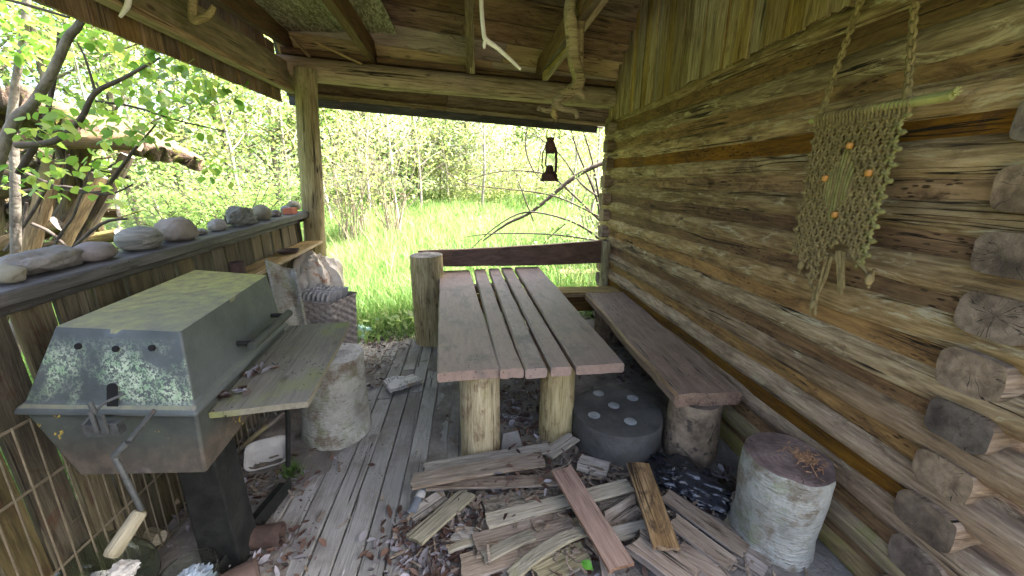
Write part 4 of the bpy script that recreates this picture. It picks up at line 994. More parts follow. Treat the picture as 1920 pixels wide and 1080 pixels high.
# big glass jar on its side
q = Pz(185, 1085, .12); m = MB()
pr = [(.0, -.15), (.07, -.15), (.115, -.13), (.13, -.09), (.132, .05), (.12, .10), (.08, .14), (.055, .155), (.055, .19), (.062, .192), (.062, .2), (.048, .2), (.046, .155)]
m.lathe(pr, 40, cap=False); jm = T((q.x, q.y, .13)) @ RZ(2.75) @ RY(pi/2+.05)
tag(m.build('glass_jar', M_GLASSG, None, jm, smooth=60, thick=.004), 'big greenish glass jar lying under the wooden crank handle', 'jar')
q = Pz(352, 1072, .14); m = MB(); m.lathe([(0, 0), (.05, .002), (.075, .03), (.085, .08), (.088, .14), (.085, .142)], 40, cap=False)
tag(m.build('glass_bowl', M_GLASS, None, T((q.x, q.y, .004)), smooth=60, thick=.003), 'clear glass bowl holding crumpled pale blue paper', 'bowl')
m = MB(); m.blob((0, 0, .05), .06, .055, .042, 4, .5, 2, 6.6, .7, -.9); tag(m.build('crumpled_paper', M_BLUEP, None, T((q.x, q.y, .03)), smooth=40), 'crumpled pale blue paper inside the clear glass bowl', 'paper')
q = Pz(248, 1078, .13); m = MB(); m.blob((0, 0, .03), .04, .032, .028, 4, .3, 2, 1.6, .3, -.8); tag(m.build('crumpled_paper', M_WHITE, None, T((q.x+.03, q.y-.05, .18)), smooth=40), 'crumpled dirty white paper on top of the greenish jar', 'paper')
# black hose arc
m = MB(); pts = [Pz(215, 1010, .02), Pz(222, 975, .05), Pz(245, 945, .06), Pz(280, 920, .06), Pz(322, 908, .05), Pz(350, 912, .04)]
pp = [];
for i in range(len(pts)-1):
    for t in (0, .33, .66): pp.append(pts[i].lerp(pts[i+1], t))
pp.append(pts[-1]); m.tube(pp, .012, 10); tag(m.build('hose', M_HOSE, None), 'black hose curving on the floor behind the barbecue pedestal', 'hose')
# firewood bits under the barbecue
for (p1, p2, r, mat, lb) in (((268, 955), (325, 918), .014, 1, 'dark stick under the barbecue nearest the hose'), ((278, 975), (333, 935), .016, 1, 'dark stick lying beside the barbecue pedestal'),
                             ((245, 992), (300, 1008), .026, 4, 'pale split billet on the floor behind the greenish jar'), ((150, 1005), (235, 985), .018, 4, 'pale slat end behind the greenish jar'),
                             ((455, 840), (500, 800), .014, 2, 'olive stick leaning behind the white food tray'), ((440, 850), (530, 775), .012, 1, 'long thin stick slanting up behind the white food tray')):
    a, b = Pz(*p1, .035), Pz(*p2, .06); Mx, L = frame(a, b); lm = log_mesh(L, r, r*900+L, n=10, seg=10, rough=.25, bend=.01)
    tag(lm.build('stick', [PB[mat], PB[4]], None, Mx), lb, 'stick')
q = Pz(416, 900, .0); m = MB(); m.blob((0, 0, .03), .034, .028, .038, 4, .25, 1.6, 2, .2, -.8); tag(m.build('stone', simple('mossy_stone', (.14, .17, .07), (.3, .33, .15), 9), None, T((q.x, q.y, .0)), smooth=60), 'small moss-green stone beside the barbecue pedestal', 'stone')
q = Pz(790, 938, .0); bt_ = thing('glass_bottle', 'small grey bottle with a white paper band lying by the deck edge', 'bottle', (q.x, q.y, 0))
Mx, L = frame(Pz(772, 962, .03), Pz(795, 915, .035)); m = MB(); m.lathe([(0, 0), (.02, 0), (.022, .006), (.022, L*.8), (.012, L*.95), (.011, L+.02), (0, L+.02)], 20, M=RY(pi/2)); m.build('body', M_STONEC, bt_, Mx)
m = MB(); m.lathe([(.0225, L*.5), (.0232, L*.5), (.0232, L*.78), (.0225, L*.78)], 20, M=RY(pi/2), cap=False); m.build('paper_band', M_WHITE, bt_, Mx)
q0, q1 = Pz(932, 842, .04), Pz(975, 822, .05); m = MB(); m.hexa([(-.07, -.05, -.012), (.06, -.06, -.012), (.08, .04, -.012), (-.02, .06, -.012), (-.065, -.045, .012), (.06, -.055, .012), (.07, .035, .012), (-.02, .05, .012)])
tag(m.build('stone_slab', M_STONE, None, T((q0+q1)/2+V((0, 0, .02))) @ RX(.5) @ RZ(.3), bevel=.006), 'flat grey-green stone slab between the two table legs', 'stone')
# ---------------------------------------------------------------- hanging things
YH = 2.62
ln = PY(1030, 340, YH); lt = thing('oil_lantern', 'rusty brown oil lantern hanging on a wire above the table', 'lantern', (ln.x, YH, ln.z))
Mx = T(ln); sc_ = (PY(1030, 258, YH).z-ln.z)/.30
def sc(pr): return [(r*sc_, z*sc_) for r, z in pr]
m = MB(); m.lathe(sc([(.0, 0), (.066, 0), (.067, .008), (.06, .02), (.058, .045), (.045, .062), (.03, .07), (.03, .085), (0, .085)]), 32); m.build('tank', M_LANT, lt, Mx)
m = MB(); m.lathe(sc([(.024, .09), (.036, .12), (.038, .15), (.030, .19), (.024, .2)]), 28, cap=False); m.build('globe', M_GLASS, lt, Mx, smooth=60)
m = MB(); m.lathe(sc([(.03, .085), (.022, .1), (.012, .115), (0, .116)]), 20); m.build('burner', M_LANT, lt, Mx)
m = MB(); m.lathe(sc([(.026, .19), (.032, .195), (.034, .22), (.036, .25), (.030, .27), (.024, .275), (.028, .285), (.028, .3), (0, .303)]), 28); m.build('chimney', M_LANT, lt, Mx)
for s_ in (1, -1):
    m = MB(); k = sc_; pts = [V((s_*.045*k, 0, .06*k)), V((s_*.058*k, 0, .12*k)), V((s_*.052*k, 0, .2*k)), V((s_*.036*k, 0, .24*k))]
    if s_ > 0: pts = [V((.045*k, 0, .06*k)), V((.047*k, 0, .12*k)), V((.045*k, 0, .2*k)), V((.034*k, 0, .24*k))]
    m.tube(pts, (.010 if s_ > 0 else .004)*k, 10); m.build('side_tube', M_LANT, lt, Mx)
dh = PY(1045, 222, YH)
m = MB()
for s_ in (1, -1): m.tube([V((s_*.028*sc_, 0, .29*sc_)), V((s_*.03*sc_+.0, 0, .34*sc_)), (dh+V((s_*.012, 0, -.0)))-ln], .0022, 6)
m.build('wire_handle', M_LANT, lt, Mx)
# driftwood hook
def path(pts, Y, rad, n=10, sub=4, m=None, rough=.12, seed=1., dY=None):
    """a knobbly limb through picture points at one depth, smoothed"""
    P = [PY(x, y, Y+(dY[i] if dY else 0)) for i, (x, y) in enumerate(pts)]
    out = []; rr = []
    for i in range(len(P)-1):
        p0, p1, p2, p3 = P[max(i-1, 0)], P[i], P[i+1], P[min(i+2, len(P)-1)]
        for k in range(sub):
            t = k/sub; out.append(.5*((2*p1)+(p2-p0)*t+(2*p0-5*p1+4*p2-p3)*t*t+(3*p1-p0-3*p2+p3)*t**3)); rr.append(rad[i]*(1-t)+rad[i+1]*t)
    out.append(P[-1]); rr.append(rad[-1]); m = m or MB(); m.tube(out, rr, n, rough=rough, seed=seed); return m
k = YH/F
m = path([(1078, -30), (1068, 20), (1072, 60), (1076, 110), (1086, 150), (1070, 172), (1048, 182)], YH, [9*k, 9*k, 11*k, 10*k, 11*k, 11*k, 9*k], rough=.35)
path([(1100, -30), (1090, 20), (1085, 70), (1086, 110), (1088, 145)], YH+.02, [8*k, 8*k, 8*k, 7*k, 6*k], m=m, rough=.3)
path([(1070, 172), (1085, 172), (1096, 185)], YH, [9*k, 8*k, 4*k], m=m); path([(1052, 180), (1042, 195), (1058, 205), (1078, 208), (1083, 222)], YH-.02, [8*k, 7*k, 5*k, 5*k, 4*k], m=m, rough=.3)
path([(1048, 185), (1036, 205), (1025, 208), (1012, 203), (1010, 208)], YH, [7*k, 5*k, 4*k, 4*k, 3*k], m=m, rough=.3); path([(1042, 195), (1038, 212), (1044, 222)], YH, [7*k, 6*k, 4*k], m=m)
tag(m.build('driftwood_branch', M_DRIFT, None, smooth=60), 'twisted greenish driftwood branch hanging from the joists above the lantern', 'branch')
k = 2.4/F
m = path([(902, -30), (903, 10), (907, 60), (912, 75), (935, 92), (977, 130)], 2.4, [3*k, 3.6*k, 3.6*k, 4.2*k, 3.4*k, 2.4*k], rough=.25); path([(912, 74), (908, 84), (909, 91)], 2.4, [4*k, 3*k, 2*k], m=m)
tag(m.build('white_stick', M_STICK, None, smooth=60), 'bleached white crooked stick hanging under the roof boards', 'stick')
k = 1.9/F; m = path([(243, -20), (240, 8), (232, 22), (225, 32)], 1.9, [4*k, 4*k, 3*k, 2*k]); tag(m.build('white_stick', M_STICK, None), 'small bleached hook of wood hanging by the side beam at the upper left', 'stick')
k = 2.2/F; m = path([(360, -20), (362, 20), (363, 38), (376, 36), (392, 28), (402, 12)], 2.2, [6*k, 6*k, 6*k, 5*k, 5*k, 4*k]); tag(m.build('branch_hook', M_DRIFT, None), 'curved brown branch hook hanging in front of the side beam', 'hook')
# ---------------------------------------------------------------- macrame
XM = 1.355
mac = thing('macrame_hanging', 'knotted jute wall hanging with orange beads on a mossy rod', 'wall hanging', (XM, 1.3, 1.7))
ra_, rb_ = PX(1520, 233, XM), PX(1786, 176, XM); ra_.z = rb_.z = (ra_.z+rb_.z)/2; rb_.z += .012
m = MB(); pts = [ra_.lerp(rb_, t)+V((.004*sin(t*7), 0, .004*sin(t*5))) for t in np.linspace(0, 1, 14)]; m.tube(pts, [.011+.003*t for t in np.linspace(0, 1, 14)], 12, rough=.25)
for s_ in range(6):
    a = s_*1.05; m.tube([rb_, rb_+V((.012*cos(a), -.012, .012*sin(a)+.004))], [.004, .002], 5)
m.build('rod', M_ROD, mac)
nl, nr = PX(1532, 236, XM), PX(1706, 206, XM)      # ends of the knotted row
W0, W1 = nl.y, nr.y; ZTOP = (ra_.z+rb_.z)/2-.006
NC = 11
def lower(u):                                        # lower edge, u from the far edge to the near edge
    pts = [(0, PX(1497, 492, XM).z), (.12, PX(1508, 478, XM).z), (.22, PX(1530, 500, XM).z), (.40, PX(1535, 560, XM).z), (.55, PX(1570, 470, XM).z), (.72, PX(1595, 455, XM).z), (.86, PX(1618, 500, XM).z), (1, PX(1640, 520, XM).z)]
    for i in range(len(pts)-1):
        if pts[i][0] <= u <= pts[i+1][0]: t = (u-pts[i][0])/(pts[i+1][0]-pts[i][0]); return pts[i][1]*(1-t)+pts[i+1][1]*t
    return pts[-1][1]
def sway(u, z): d_ = (ZTOP-z); return W0+(W1-W0)*(u*(1-.10*d_)+.05*d_)+.008*mn.noise(V((u*3, z*6, 0)))
net = MB(); netg = MB(); DZ = .0245; rows = 36
def P_(u, z, off=0.): return V((XM-.004+off+.006*mn.noise(V((u*9, z*22, 5))), sway(u, z), z))
def inhole(u, z):
    return abs(u-.47)/.17+abs(z-(ZTOP-.245))/.135 < 1.0 or (abs(u-.47) < .15 and abs(z-(ZTOP-.245)) < .05)
for r in range(rows):
    z = ZTOP-.03-r*DZ
    for c in range(NC+1):
        u = (c+(.5 if r % 2 else 0))/NC
        if u > 1.001: continue
        lo = lower(u)
        if z < lo+.02 or inhole(u, z): continue
        g = netg if u > .95 else net
        p = P_(u, z); s_ = .0085
        g.blob(p, 0.009, .0125, .0095, 2, .25, 2, r+c*.3); g.tube([p+V((-.006, .008, .004)), p+V((-.009, 0, 0)), p+V((-.006, -.008, -.004))], .004, 5)
        for du in (-.5/NC, .5/NC):
            u2 = u+du; z2 = z-DZ
            if -.01 <= u2 <= 1.01 and z2 > lower(min(1, max(0, u2)))+.0 and not inhole(u2, z2):
                q = P_(u2, z2); mid = (p+q)/2+V((-.004, 0, 0)); g.tube([p, mid, q], .0046, 6, cap=False)
                g.tube([p+V((.003, .004, 0)), mid+V((.004, .004, 0)), q+V((.003, .004, 0))], .0052, 6, cap=False)
net.build('net', M_ROPE, mac, smooth=60); netg.build('mossy_edge', M_ROPEG, mac, smooth=60)
m = MB()
for i in range(26):                                   # loops over the rod
    u = i/25; y = sway(u, ZTOP); m.lathe([(.0145+.0045*cos(a), .0045*sin(a)) for a in np.linspace(0, 2*pi, 7)], 14, M=T((XM, y, ra_.z+.006+.0*u)) @ RX(pi/2), cap=False)
    m.tube([(XM-.008, y, ZTOP-.008), (XM-.004, y, ZTOP-.034)], .0055, 6)
m.build('lark_knot', M_ROPE, mac, smooth=60)
m = MB()
for i in range(10):
    u = .31+.32*i/9; d_ = .12*(1-abs(u-.47)/.2)+.02
    m = MB(); m.tube([P_(u, ZTOP-.245+d_), P_(u, ZTOP-.245+d_*.4, -.006), P_(u, ZTOP-.245-d_*.3, -.007), P_(u-.01, ZTOP-.245-d_)], .0058, 7, rough=.1)
    m.build('loose_strand', M_ROPEG if i % 3 else M_ROPE, mac, smooth=60)
m = MB()
for (pts) in ([(1500, 480), (1504, 498), (1498, 512)], [(1640, 505), (1632, 525), (1628, 540)], [(1528, 545), (1522, 570), (1520, 590)], [(1534, 540), (1530, 570), (1528, 592)], [(1575, 470), (1578, 520), (1577, 552)], [(1570, 470), (1573, 520), (1574, 545)], [(1582, 472), (1580, 510), (1582, 540)], [(1560, 480), (1548, 520), (1530, 560)], [(1552, 480), (1540, 520), (1524, 565)], [(1545, 500), (1535, 540), (1526, 580)], [(1606, 490), (1625, 510), (1630, 530)]):
    m.tube([PX(x, y, XM-.01+.004*(i % 3)) for i, (x, y) in enumerate(pts)], [.006, .0065, .005], 6)
for (x, y) in ((1524, 572), (1630, 524), (1502, 497)): m.blob(PX(x, y, XM-.01), .014, .012, .022, 2, .2)
m.build('fringe', M_ROPE, mac, smooth=60)
for (x, y) in ((1593, 273), (1547, 334), (1629, 324), (1565, 402), (1600, 520)):
    if y > 500: continue
    q = PX(x, y, XM-.018); m = MB(); m.lathe([(.004, -.0105), (.0085, -.010), (.0105, -.005), (.0108, 0), (.0105, .005), (.0085, .010), (.004, .0105)], 20); m.build('bead', M_BEAD, mac, T(q) @ RX(.15))
for (a, b) in (((1534, 228), (1618, -40)), ((1700, 200), (1708, -40))):     # chain-knotted hangers
    A, B = PX(*a, XM), PX(*b, XM); B.x = A.x+.02; L = (B-A).length; n = int(L/.019); m = MB(); ax = (B-A).normalized()
    for i in range(n):
        c = A+ax*(i+.5)*L/n; Mx_ = T(c) @ ax.to_track_quat('X', 'Z').to_matrix().to_4x4() @ RX(pi/2*(i % 2)+.4)
        ring = [Mx_ @ V((.0155*cos(t), .0085*sin(t), 0)) for t in np.linspace(0, 2*pi, 11)]; m.tube(ring, .0048, 6, cap=False)
    m.tube([A, A+ax*.03, A+ax*.05], [.013, .014, .010], 10, rough=.3); m.build('hanger', M_ROPE, mac, smooth=60)
# ---------------------------------------------------------------- vegetation
def leafcloud(name, mat, centers, per, spread, size, parent=None, seed=0, flat=.6, M=None, aspect=.62, droop=.3, hexa=False):
    """many small two-faced leaves scattered round the given centres"""
    rg = np.random.default_rng(seed); C = np.asarray(centers, float); n = len(C)*per
    pos = np.repeat(C, per, 0)+rg.normal(0, 1, (n, 3))*np.array([spread, spread, spread*flat])
    a = rg.uniform(0, 2*pi, n); tilt = rg.normal(-droop, .45, n); s = size*rg.uniform(.55, 1.3, n)
    ax = np.stack([np.cos(a)*np.cos(tilt), np.sin(a)*np.cos(tilt), np.sin(tilt)], 1)
    side = np.stack([-np.sin(a), np.cos(a), rg.normal(0, .5, n)], 1); side /= np.linalg.norm(side, axis=1)[:, None]
    up_ = np.cross(ax, side)
    A = pos; B = pos+ax*(s*.45)[:, None]+side*(s*aspect*.5)[:, None]-up_*(s*.08)[:, None]; Cc = pos+ax*s[:, None]-up_*(s*.12)[:, None]; D = pos+ax*(s*.45)[:, None]-side*(s*aspect*.5)[:, None]-up_*(s*.08)[:, None]
    if hexa:
        def q(t, w, dz): return pos+ax*(s*t)[:, None]+side*(s*aspect*w)[:, None]-up_*(s*dz)[:, None]
        vs = np.stack([A, q(.12, .3, .0), q(.36, .5, .03), q(.62, .42, .07), q(.85, .18, .12), q(1.03, 0, .2), q(.85, -.18, .12), q(.62, -.42, .07), q(.36, -.5, .03), q(.12, -.3, 0)], 1).reshape(-1, 3)
        return quadmesh(name, vs, mat, parent, M, 10)
    vs = np.stack([A, B, Cc, D], 1).reshape(-1, 3)
    return quadmesh(name, vs, mat, parent, M)
def quadmesh(name, vs, mat, parent=None, M=None, k=4, smooth=True):
    nf = len(vs)//k; me = bpy.data.meshes.new(name); me.vertices.add(len(vs)); me.vertices.foreach_set('co', np.ascontiguousarray(vs, dtype=np.float32).ravel())
    me.loops.add(nf*k); me.loops.foreach_set('vertex_index', np.arange(nf*k, dtype=np.int32)); me.polygons.add(nf)
    me.polygons.foreach_set('loop_start', np.arange(0, nf*k, k, dtype=np.int32)); me.materials.append(mat); me.update(calc_edges=True)
    return place(name, me, parent, Matrix.Identity(4) if M is None else M)
def limbs(base, h, lean, n, spread, r, rg, up0=.35):
    """trunk points, limbs and their tips"""
    base = V(base); P = []; x, y = 0, 0
    for i in range(9):
        t = i/8; x += rg.normal(0, .03)*h/4; y += rg.normal(0, .03)*h/4; P.append(base+V((x+lean[0]*t*h, y+lean[1]*t*h, h*t)))
    m = MB(); m.tube(P, [r*(1-.8*i/8) for i in range(9)], 9, rough=.12); tips = [P[-1], P[-2]]
    for k in range(n):
        t = up0+(1-up0)*rg.random()*.95; i = int(t*8); p0 = P[i].lerp(P[min(i+1, 8)], t*8-i); a = rg.uniform(0, 2*pi); L = spread*(1.15-.6*t)*rg.uniform(.6, 1.2)
        q = [p0, p0+V((cos(a)*L*.4, sin(a)*L*.4, L*.25)), p0+V((cos(a)*L*.75, sin(a)*L*.75, L*.42+rg.normal(0, .1))), p0+V((cos(a)*L, sin(a)*L, L*.5+rg.normal(0, .15)))]
        rr = r*(1-.8*t)*.5; m.tube(q, [rr, rr*.7, rr*.45, rr*.2], 6); tips += [q[1], q[2], q[3], q[3]]
        for s_ in range(2):
            b = a+rg.normal(0, .7); e = q[2]+V((cos(b)*L*.35, sin(b)*L*.35, rg.normal(.05, .15)*L)); m.tube([q[2], e], [rr*.4, rr*.12], 5); tips.append(e)
    return m, tips
def tree(name, base, h, spread, r, label, cat, group, leaf, per, lsize, seed, bark=M_TRUNK, n=16, lean=(0, 0), up0=.3, lsp=.3):
    rg = np.random.default_rng(seed); m, tips = limbs(base, h, lean, n, spread, r, rg, up0)
    t = thing(name, label, cat, base, group); m.build('trunk', bark, t, smooth=60)
    leafcloud('crown', leaf, [tuple(x) for x in tips], per, spread*lsp, lsize, t, seed)
    return t
def shrub(name, base, h, nst, spread, label, group, leaf, per, lsize, seed, bark=M_TRUNKL, r=.016, leafy=.45, lsp=.2, cat='shrub'):
    rg = np.random.default_rng(seed); m = MB(); tips = []; base = V(base)
    for k in range(nst):
        a = rg.uniform(0, 2*pi); s_ = spread*rg.uniform(.3, 1.1); L = h*rg.uniform(.65, 1.1); b = V((cos(a)*.16*rg.random()*spread, sin(a)*.16*rg.random()*spread, 0)); P = []
        for i in range(7):
            t_ = i/6; P.append(base+b+V((cos(a)*s_*t_**1.4, sin(a)*s_*t_**1.4, L*t_*(1-.12*t_)))+V((rg.normal(0, .02), rg.normal(0, .02), 0))*h)
        m.tube(P, [r*(1-.78*i/6) for i in range(7)], 5)
        tips += P[int(leafy*6):]
        for j in range(4):
            i = rg.integers(2, 6); c = rg.uniform(0, 2*pi); l2 = h*.22*rg.uniform(.5, 1.2); e = P[i]+V((cos(c)*l2*.8, sin(c)*l2*.8, l2*.55)); m.tube([P[i], (P[i]+e)/2+V((0, 0, .02)), e], [r*.4, r*.3, r*.12], 4); tips += [e]
    t = thing(name, label, cat, base, group); m.build('stems', bark, t, smooth=60)
    leafcloud('foliage', leaf, [tuple(x) for x in tips], per, spread*lsp, lsize, t, seed)
    return t
def at(px, Y):
    p = PY(px, 400, Y); return (p.x, Y, gz(p.x, Y)-.03)
rgs = np.random.default_rng(99)
M_SAP = simple('pale_sapling_bark', (.17, .15, .125), (.32, .29, .25), 9, .9, 0, .5)
# multi-stem shrubs at the edge of the meadow
shrub('hazel_shrub', at(655, 8.2), 3.3, 20, 1.1, 'many-stemmed pale hazel shrub just right of the porch post', 'shrubs along the meadow', M_LF[1], 9, .075, 101, leafy=.45, lsp=.2)
shrub('hazel_shrub', at(735, 8.8), 3.4, 18, 1.1, 'second many-stemmed shrub between the porch post and the log beam middle', 'shrubs along the meadow', M_LF[0], 7, .075, 102, leafy=.5, lsp=.2)
shrub('hazel_shrub', at(455, 8.6), 2.2, 18, 1.3, 'dark-stemmed leafy shrub left of the porch post above the rail stones', 'shrubs along the meadow', M_LF[0], 24, .08, 103, bark=M_TWIG, leafy=.3, lsp=.28)
shrub('hazel_shrub', at(330, 9.0), 1.9, 14, 1.2, 'low bright shrub behind the middle of the railing', 'shrubs along the meadow', M_LF[2], 24, .07, 104, bark=M_TWIG, leafy=.2, lsp=.3)
shrub('hazel_shrub', at(860, 17), 3.6, 18, 2.2, 'yellowish shrub at the far end of the meadow', 'shrubs along the meadow', M_LF[1], 20, .1, 105, leafy=.3, lsp=.26)
shrub('hazel_shrub', at(960, 17.5), 3.8, 16, 2.2, 'grey-green shrub at the far end of the meadow behind the lantern', 'shrubs along the meadow', M_LF[3], 18, .1, 106, leafy=.3, lsp=.26)
shrub('hazel_shrub', at(1120, 7.5), 3.2, 16, .9, 'upright bare-stemmed shrub beside the cabin corner', 'shrubs along the meadow', M_LF[0], 7, .085, 107, leafy=.45, lsp=.3)
shrub('hazel_shrub', at(1055, 15.5), 3.2, 14, 1.8, 'bright green shrub behind the lantern', 'shrubs along the meadow', M_LF[0], 18, .095, 108, leafy=.3, lsp=.28)
shrub('bramble', at(1115, 5.6), 1.2, 16, .8, 'low leafy bramble at the cabin corner behind the backrest', None, M_LF[2], 14, .06, 109, bark=M_TWIG, r=.008, leafy=.2, lsp=.3)
# trees beyond the meadow
tl = ['tall pale tree in the row beyond the meadow', 'yellow-green tree in the row beyond the meadow', 'grey-green tree far behind the meadow']
ts_ = [(30, 8.5, 7, 2.4, 0, 0), (150, 9.5, 7.5, 2.6, 1, 0), (255, 10.5, 8, 2.6, 0, 0), (345, 12, 8, 2.7, 0, 0), (430, 13, 8.5, 2.8, 1, 1), (520, 14, 8, 2.6, 0, 0), (610, 15, 7.5, 2.8, 1, 1), (700, 16.5, 7, 2.8, 1, 1), (790, 18, 6.5, 2.6, 3, 2),
       (880, 19, 6.5, 2.8, 3, 2), (965, 24, 7, 2.8, 1, 1), (1050, 23, 7, 2.8, 0, 1), (1130, 22, 7, 2.6, 1, 1), (90, 13, 9, 3, 2, 0), (480, 20, 10, 3.4, 3, 2), (-90, 8, 7, 2.4, 0, 0), (1200, 25, 8, 3, 0, 1), (640, 23, 9, 3.6, 3, 2), (1010, 24, 9, 3.6, 3, 2), (830, 26, 8, 3.6, 3, 2)]
for i, (px, Y, h, s_, lf, k) in enumerate(ts_):
    tree('tree', at(px, Y), h, s_, .07+.01*h/4, tl[k], 'tree', 'trees beyond the meadow', M_LF[lf], 44 if Y < 16 else 44, .12 if Y < 16 else .19, 200+i, n=22, up0=.12, lsp=.15)
for i, (px, Y, h) in enumerate(((300, 9.5, 6), (385, 11, 6.5), (470, 10, 6), (540, 12, 6.5), (620, 11.5, 5.5), (690, 12.5, 6), (745, 10.5, 5), (790, 14, 6), (850, 16, 6), (905, 14.5, 6), (940, 20, 7), (1000, 16, 6), (1070, 13, 6), (1105, 11, 5.5), (220, 8.5, 6), (160, 11, 6.5), (575, 17, 7), (655, 18, 7))):
    tree('sapling', at(px, Y), h, 1.0, .035+.0012*Y, 'slender pale sapling with few leaves at the edge of the wood', 'tree', 'slender saplings at the edge of the wood', M_LF[i % 2], 7, .1+.003*Y, 400+i, bark=M_SAP, n=16, up0=.25, lsp=.3, lean=(rgs.normal(0, .07), 0))
# far wood closing the view
rg = np.random.default_rng(5); C = [(x+rg.normal(0, 1), 33+.02*x*x*.2+rg.uniform(-2, 3), rg.uniform(.2, 6.5)) for x in np.linspace(-40, 22, 420)]
setting(leafcloud('far_wood', leafmat('hazed_far_leaves', (.19, .235, .14), (.27, .31, .20), .5, .6, c3=(.34, .36, .27)), C, 60, 1.0, .42, None, 6, .8), 'stuff', 'distant green wood behind the meadow trees, paled by painted-in haze')  # leaf colours lightened to stand in for bright haze
C = [(x+rg.normal(0, .3), 18+rg.uniform(-1.5, 3)-max(0, -x-1)*.35, .35+rg.uniform(-.1, 2.4)) for x in np.linspace(-16, 9, 420)]
C += [(rg.uniform(-4, 6.5), rg.uniform(14.5, 17), .3+rg.uniform(-.1, 1.9)) for i in range(220)]
setting(leafcloud('undergrowth', M_LF[1], C, 45, .4, .11, None, 8, .7), 'stuff', 'tangled green undergrowth along the foot of the trees')
# grass
def grass(name, regions, seed, mat=M_GRASS):
    rg = np.random.default_rng(seed); allv = []
    for (x0, x1, y0, y1, n, h0, h1, w) in regions:
        x = rg.uniform(x0, x1, n); y = rg.uniform(y0, y1, n)
        keep = (x*.14+3.62 < y) | (x < -1.62)
        x, y = x[keep], y[keep]; n = len(x)
        z = np.array([gz(a, b) for a, b in zip(x, y)])-.02
        cl = np.array([mn.noise(V((a*.9, b*.9, 3))) for a, b in zip(x, y)])
        near = np.clip((y-(3.55+x*.14))/.6, .4, 1); near = np.where(x < -1.62, 1, near)
        h = rg.uniform(h0, h1, n)*(1+.45*cl)*near; a = rg.uniform(0, 2*pi, n); ln_ = rg.uniform(.1, .7, n)*h; ww = w*rg.uniform(.6, 1.3, n)
        dx, dy = np.cos(a), np.sin(a); b = a+rg.normal(0, .6, n)+pi/2; sx, sy_ = np.cos(b)*ww, np.sin(b)*ww
        def pt(t): return np.stack([x+dx*ln_*t**2, y+dy*ln_*t**2, z+h*(t-.22*t**3*(ln_/h))], 1)
        p0, p1, p2, p3 = pt(0), pt(.4), pt(.75), pt(1.)
        sd = np.stack([sx, sy_, np.zeros(n)], 1)
        v = np.stack([p0-sd, p0+sd, p1+sd*.9, p1-sd*.9, p1-sd*.9, p1+sd*.9, p2+sd*.6, p2-sd*.6, p2-sd*.6, p2+sd*.6, p3+sd*.06, p3-sd*.06], 1).reshape(-1, 3)
        allv.append(v)
    o = quadmesh(name, np.concatenate(allv), mat)
    bm = bmesh.new(); bm.from_mesh(o.data); bmesh.ops.remove_doubles(bm, verts=bm.verts, dist=1e-6); bm.to_mesh(o.data); bm.free()
    o.data.polygons.foreach_set('use_smooth', [True]*len(o.data.polygons))
    return o
setting(grass('grass', [(-2.2, 2.2, 3.4, 6.2, 30000, .24, .6, .0052), (-4.5, 4.0, 5.6, 9.5, 30000, .3, .65, .007), (-8, 6, 9, 15, 22000, .3, .7, .011), (-7, 6, 14, 20, 12000, .35, .7, .017), (-4.2, -1.62, .2, 5.6, 16000, .2, .5, .006), (-9, -4, 2, 9.5, 9000, .25, .55, .009)], 11), 'stuff', 'tall bright green meadow grass')
setting(grass('dead_stalks', [(-3.5, 3, 4.2, 12, 1500, .5, .95, .0028), (-6, -1.7, 3, 9, 500, .45, .8, .003)], 15, leafmat('straw_stalks', (.26, .22, .12), (.42, .37, .22), .3)), 'stuff', 'pale dead stalks standing among the meadow grass')
rg = np.random.default_rng(66); C = [(x, 3.72+.14*x+abs(rg.normal(0, .22)), gz(x, 4)+rg.uniform(.02, .22)) for x in rg.uniform(-1.3, 1.4, 70)]
setting(leafcloud('weeds', M_LF[2], C, 9, .05, .075, None, 18, .6, hexa=True), 'stuff', 'broad leafed weeds at the edge of the deck')
# grass tuft in the dirt
q = Pz(548, 892, 0); rg = np.random.default_rng(3); m = MB()
for i in range(130):
    a = rg.uniform(0, 2*pi); r = abs(rg.normal(0, .03)); b = V((q.x+r*cos(a), q.y+r*sin(a)*.8, 0)); L = rg.uniform(.04, .1); c = rg.uniform(0, 2*pi); e = b+V((cos(c)*L*.6, sin(c)*L*.6, L*.8)); s_ = V((-sin(c), cos(c), 0))*.0016
    mid = (b+e)/2+V((0, 0, L*.15)); m.add([b-s_, b+s_, mid+s_, mid-s_, e], [(0, 1, 2, 3), (3, 2, 4)])
tag(m.build('grass_tuft', leafmat('tuft_green', (.05, .11, .02), (.10, .17, .035), .3), None), 'small green grass tuft growing at the deck edge under the shelf', 'grass tuft')
# bare arching branches over the meadow by the cabin
br = thing('arching_shrub', 'bare dark arching twigs and a leaning dead branch over the meadow behind the lantern', 'shrub', (1.5, 5.2, 0))
k = 3.1/F
m = path([(1150, 470), (1100, 430), (1050, 408), (985, 398), (930, 425), (880, 470)], 5.2, [5*k, 4*k, 3*k, 2.4*k, 1.8*k, 1*k])
path([(1145, 300), (1080, 330), (1000, 395), (950, 420), (905, 452)], 5.4, [8*k, 7*k, 5*k, 4*k, 2*k], m=m)
path([(1130, 240), (1020, 225), (930, 218), (860, 232)], 5.3, [3*k, 2.5*k, 2*k, 1*k], m=m)
path([(990, 235), (985, 275), (1000, 320), (1030, 350)], 5.2, [2*k, 2*k, 1.6*k, 1*k], m=m)
path([(1150, 440), (1090, 380), (1030, 330), (960, 320), (900, 330), (850, 350)], 5.5, [4*k, 3.5*k, 3*k, 2*k, 1.4*k, .8*k], m=m)
path([(1140, 380), (1090, 345), (1050, 290), (1000, 250)], 5.6, [3*k, 3*k, 2*k, 1*k], m=m)
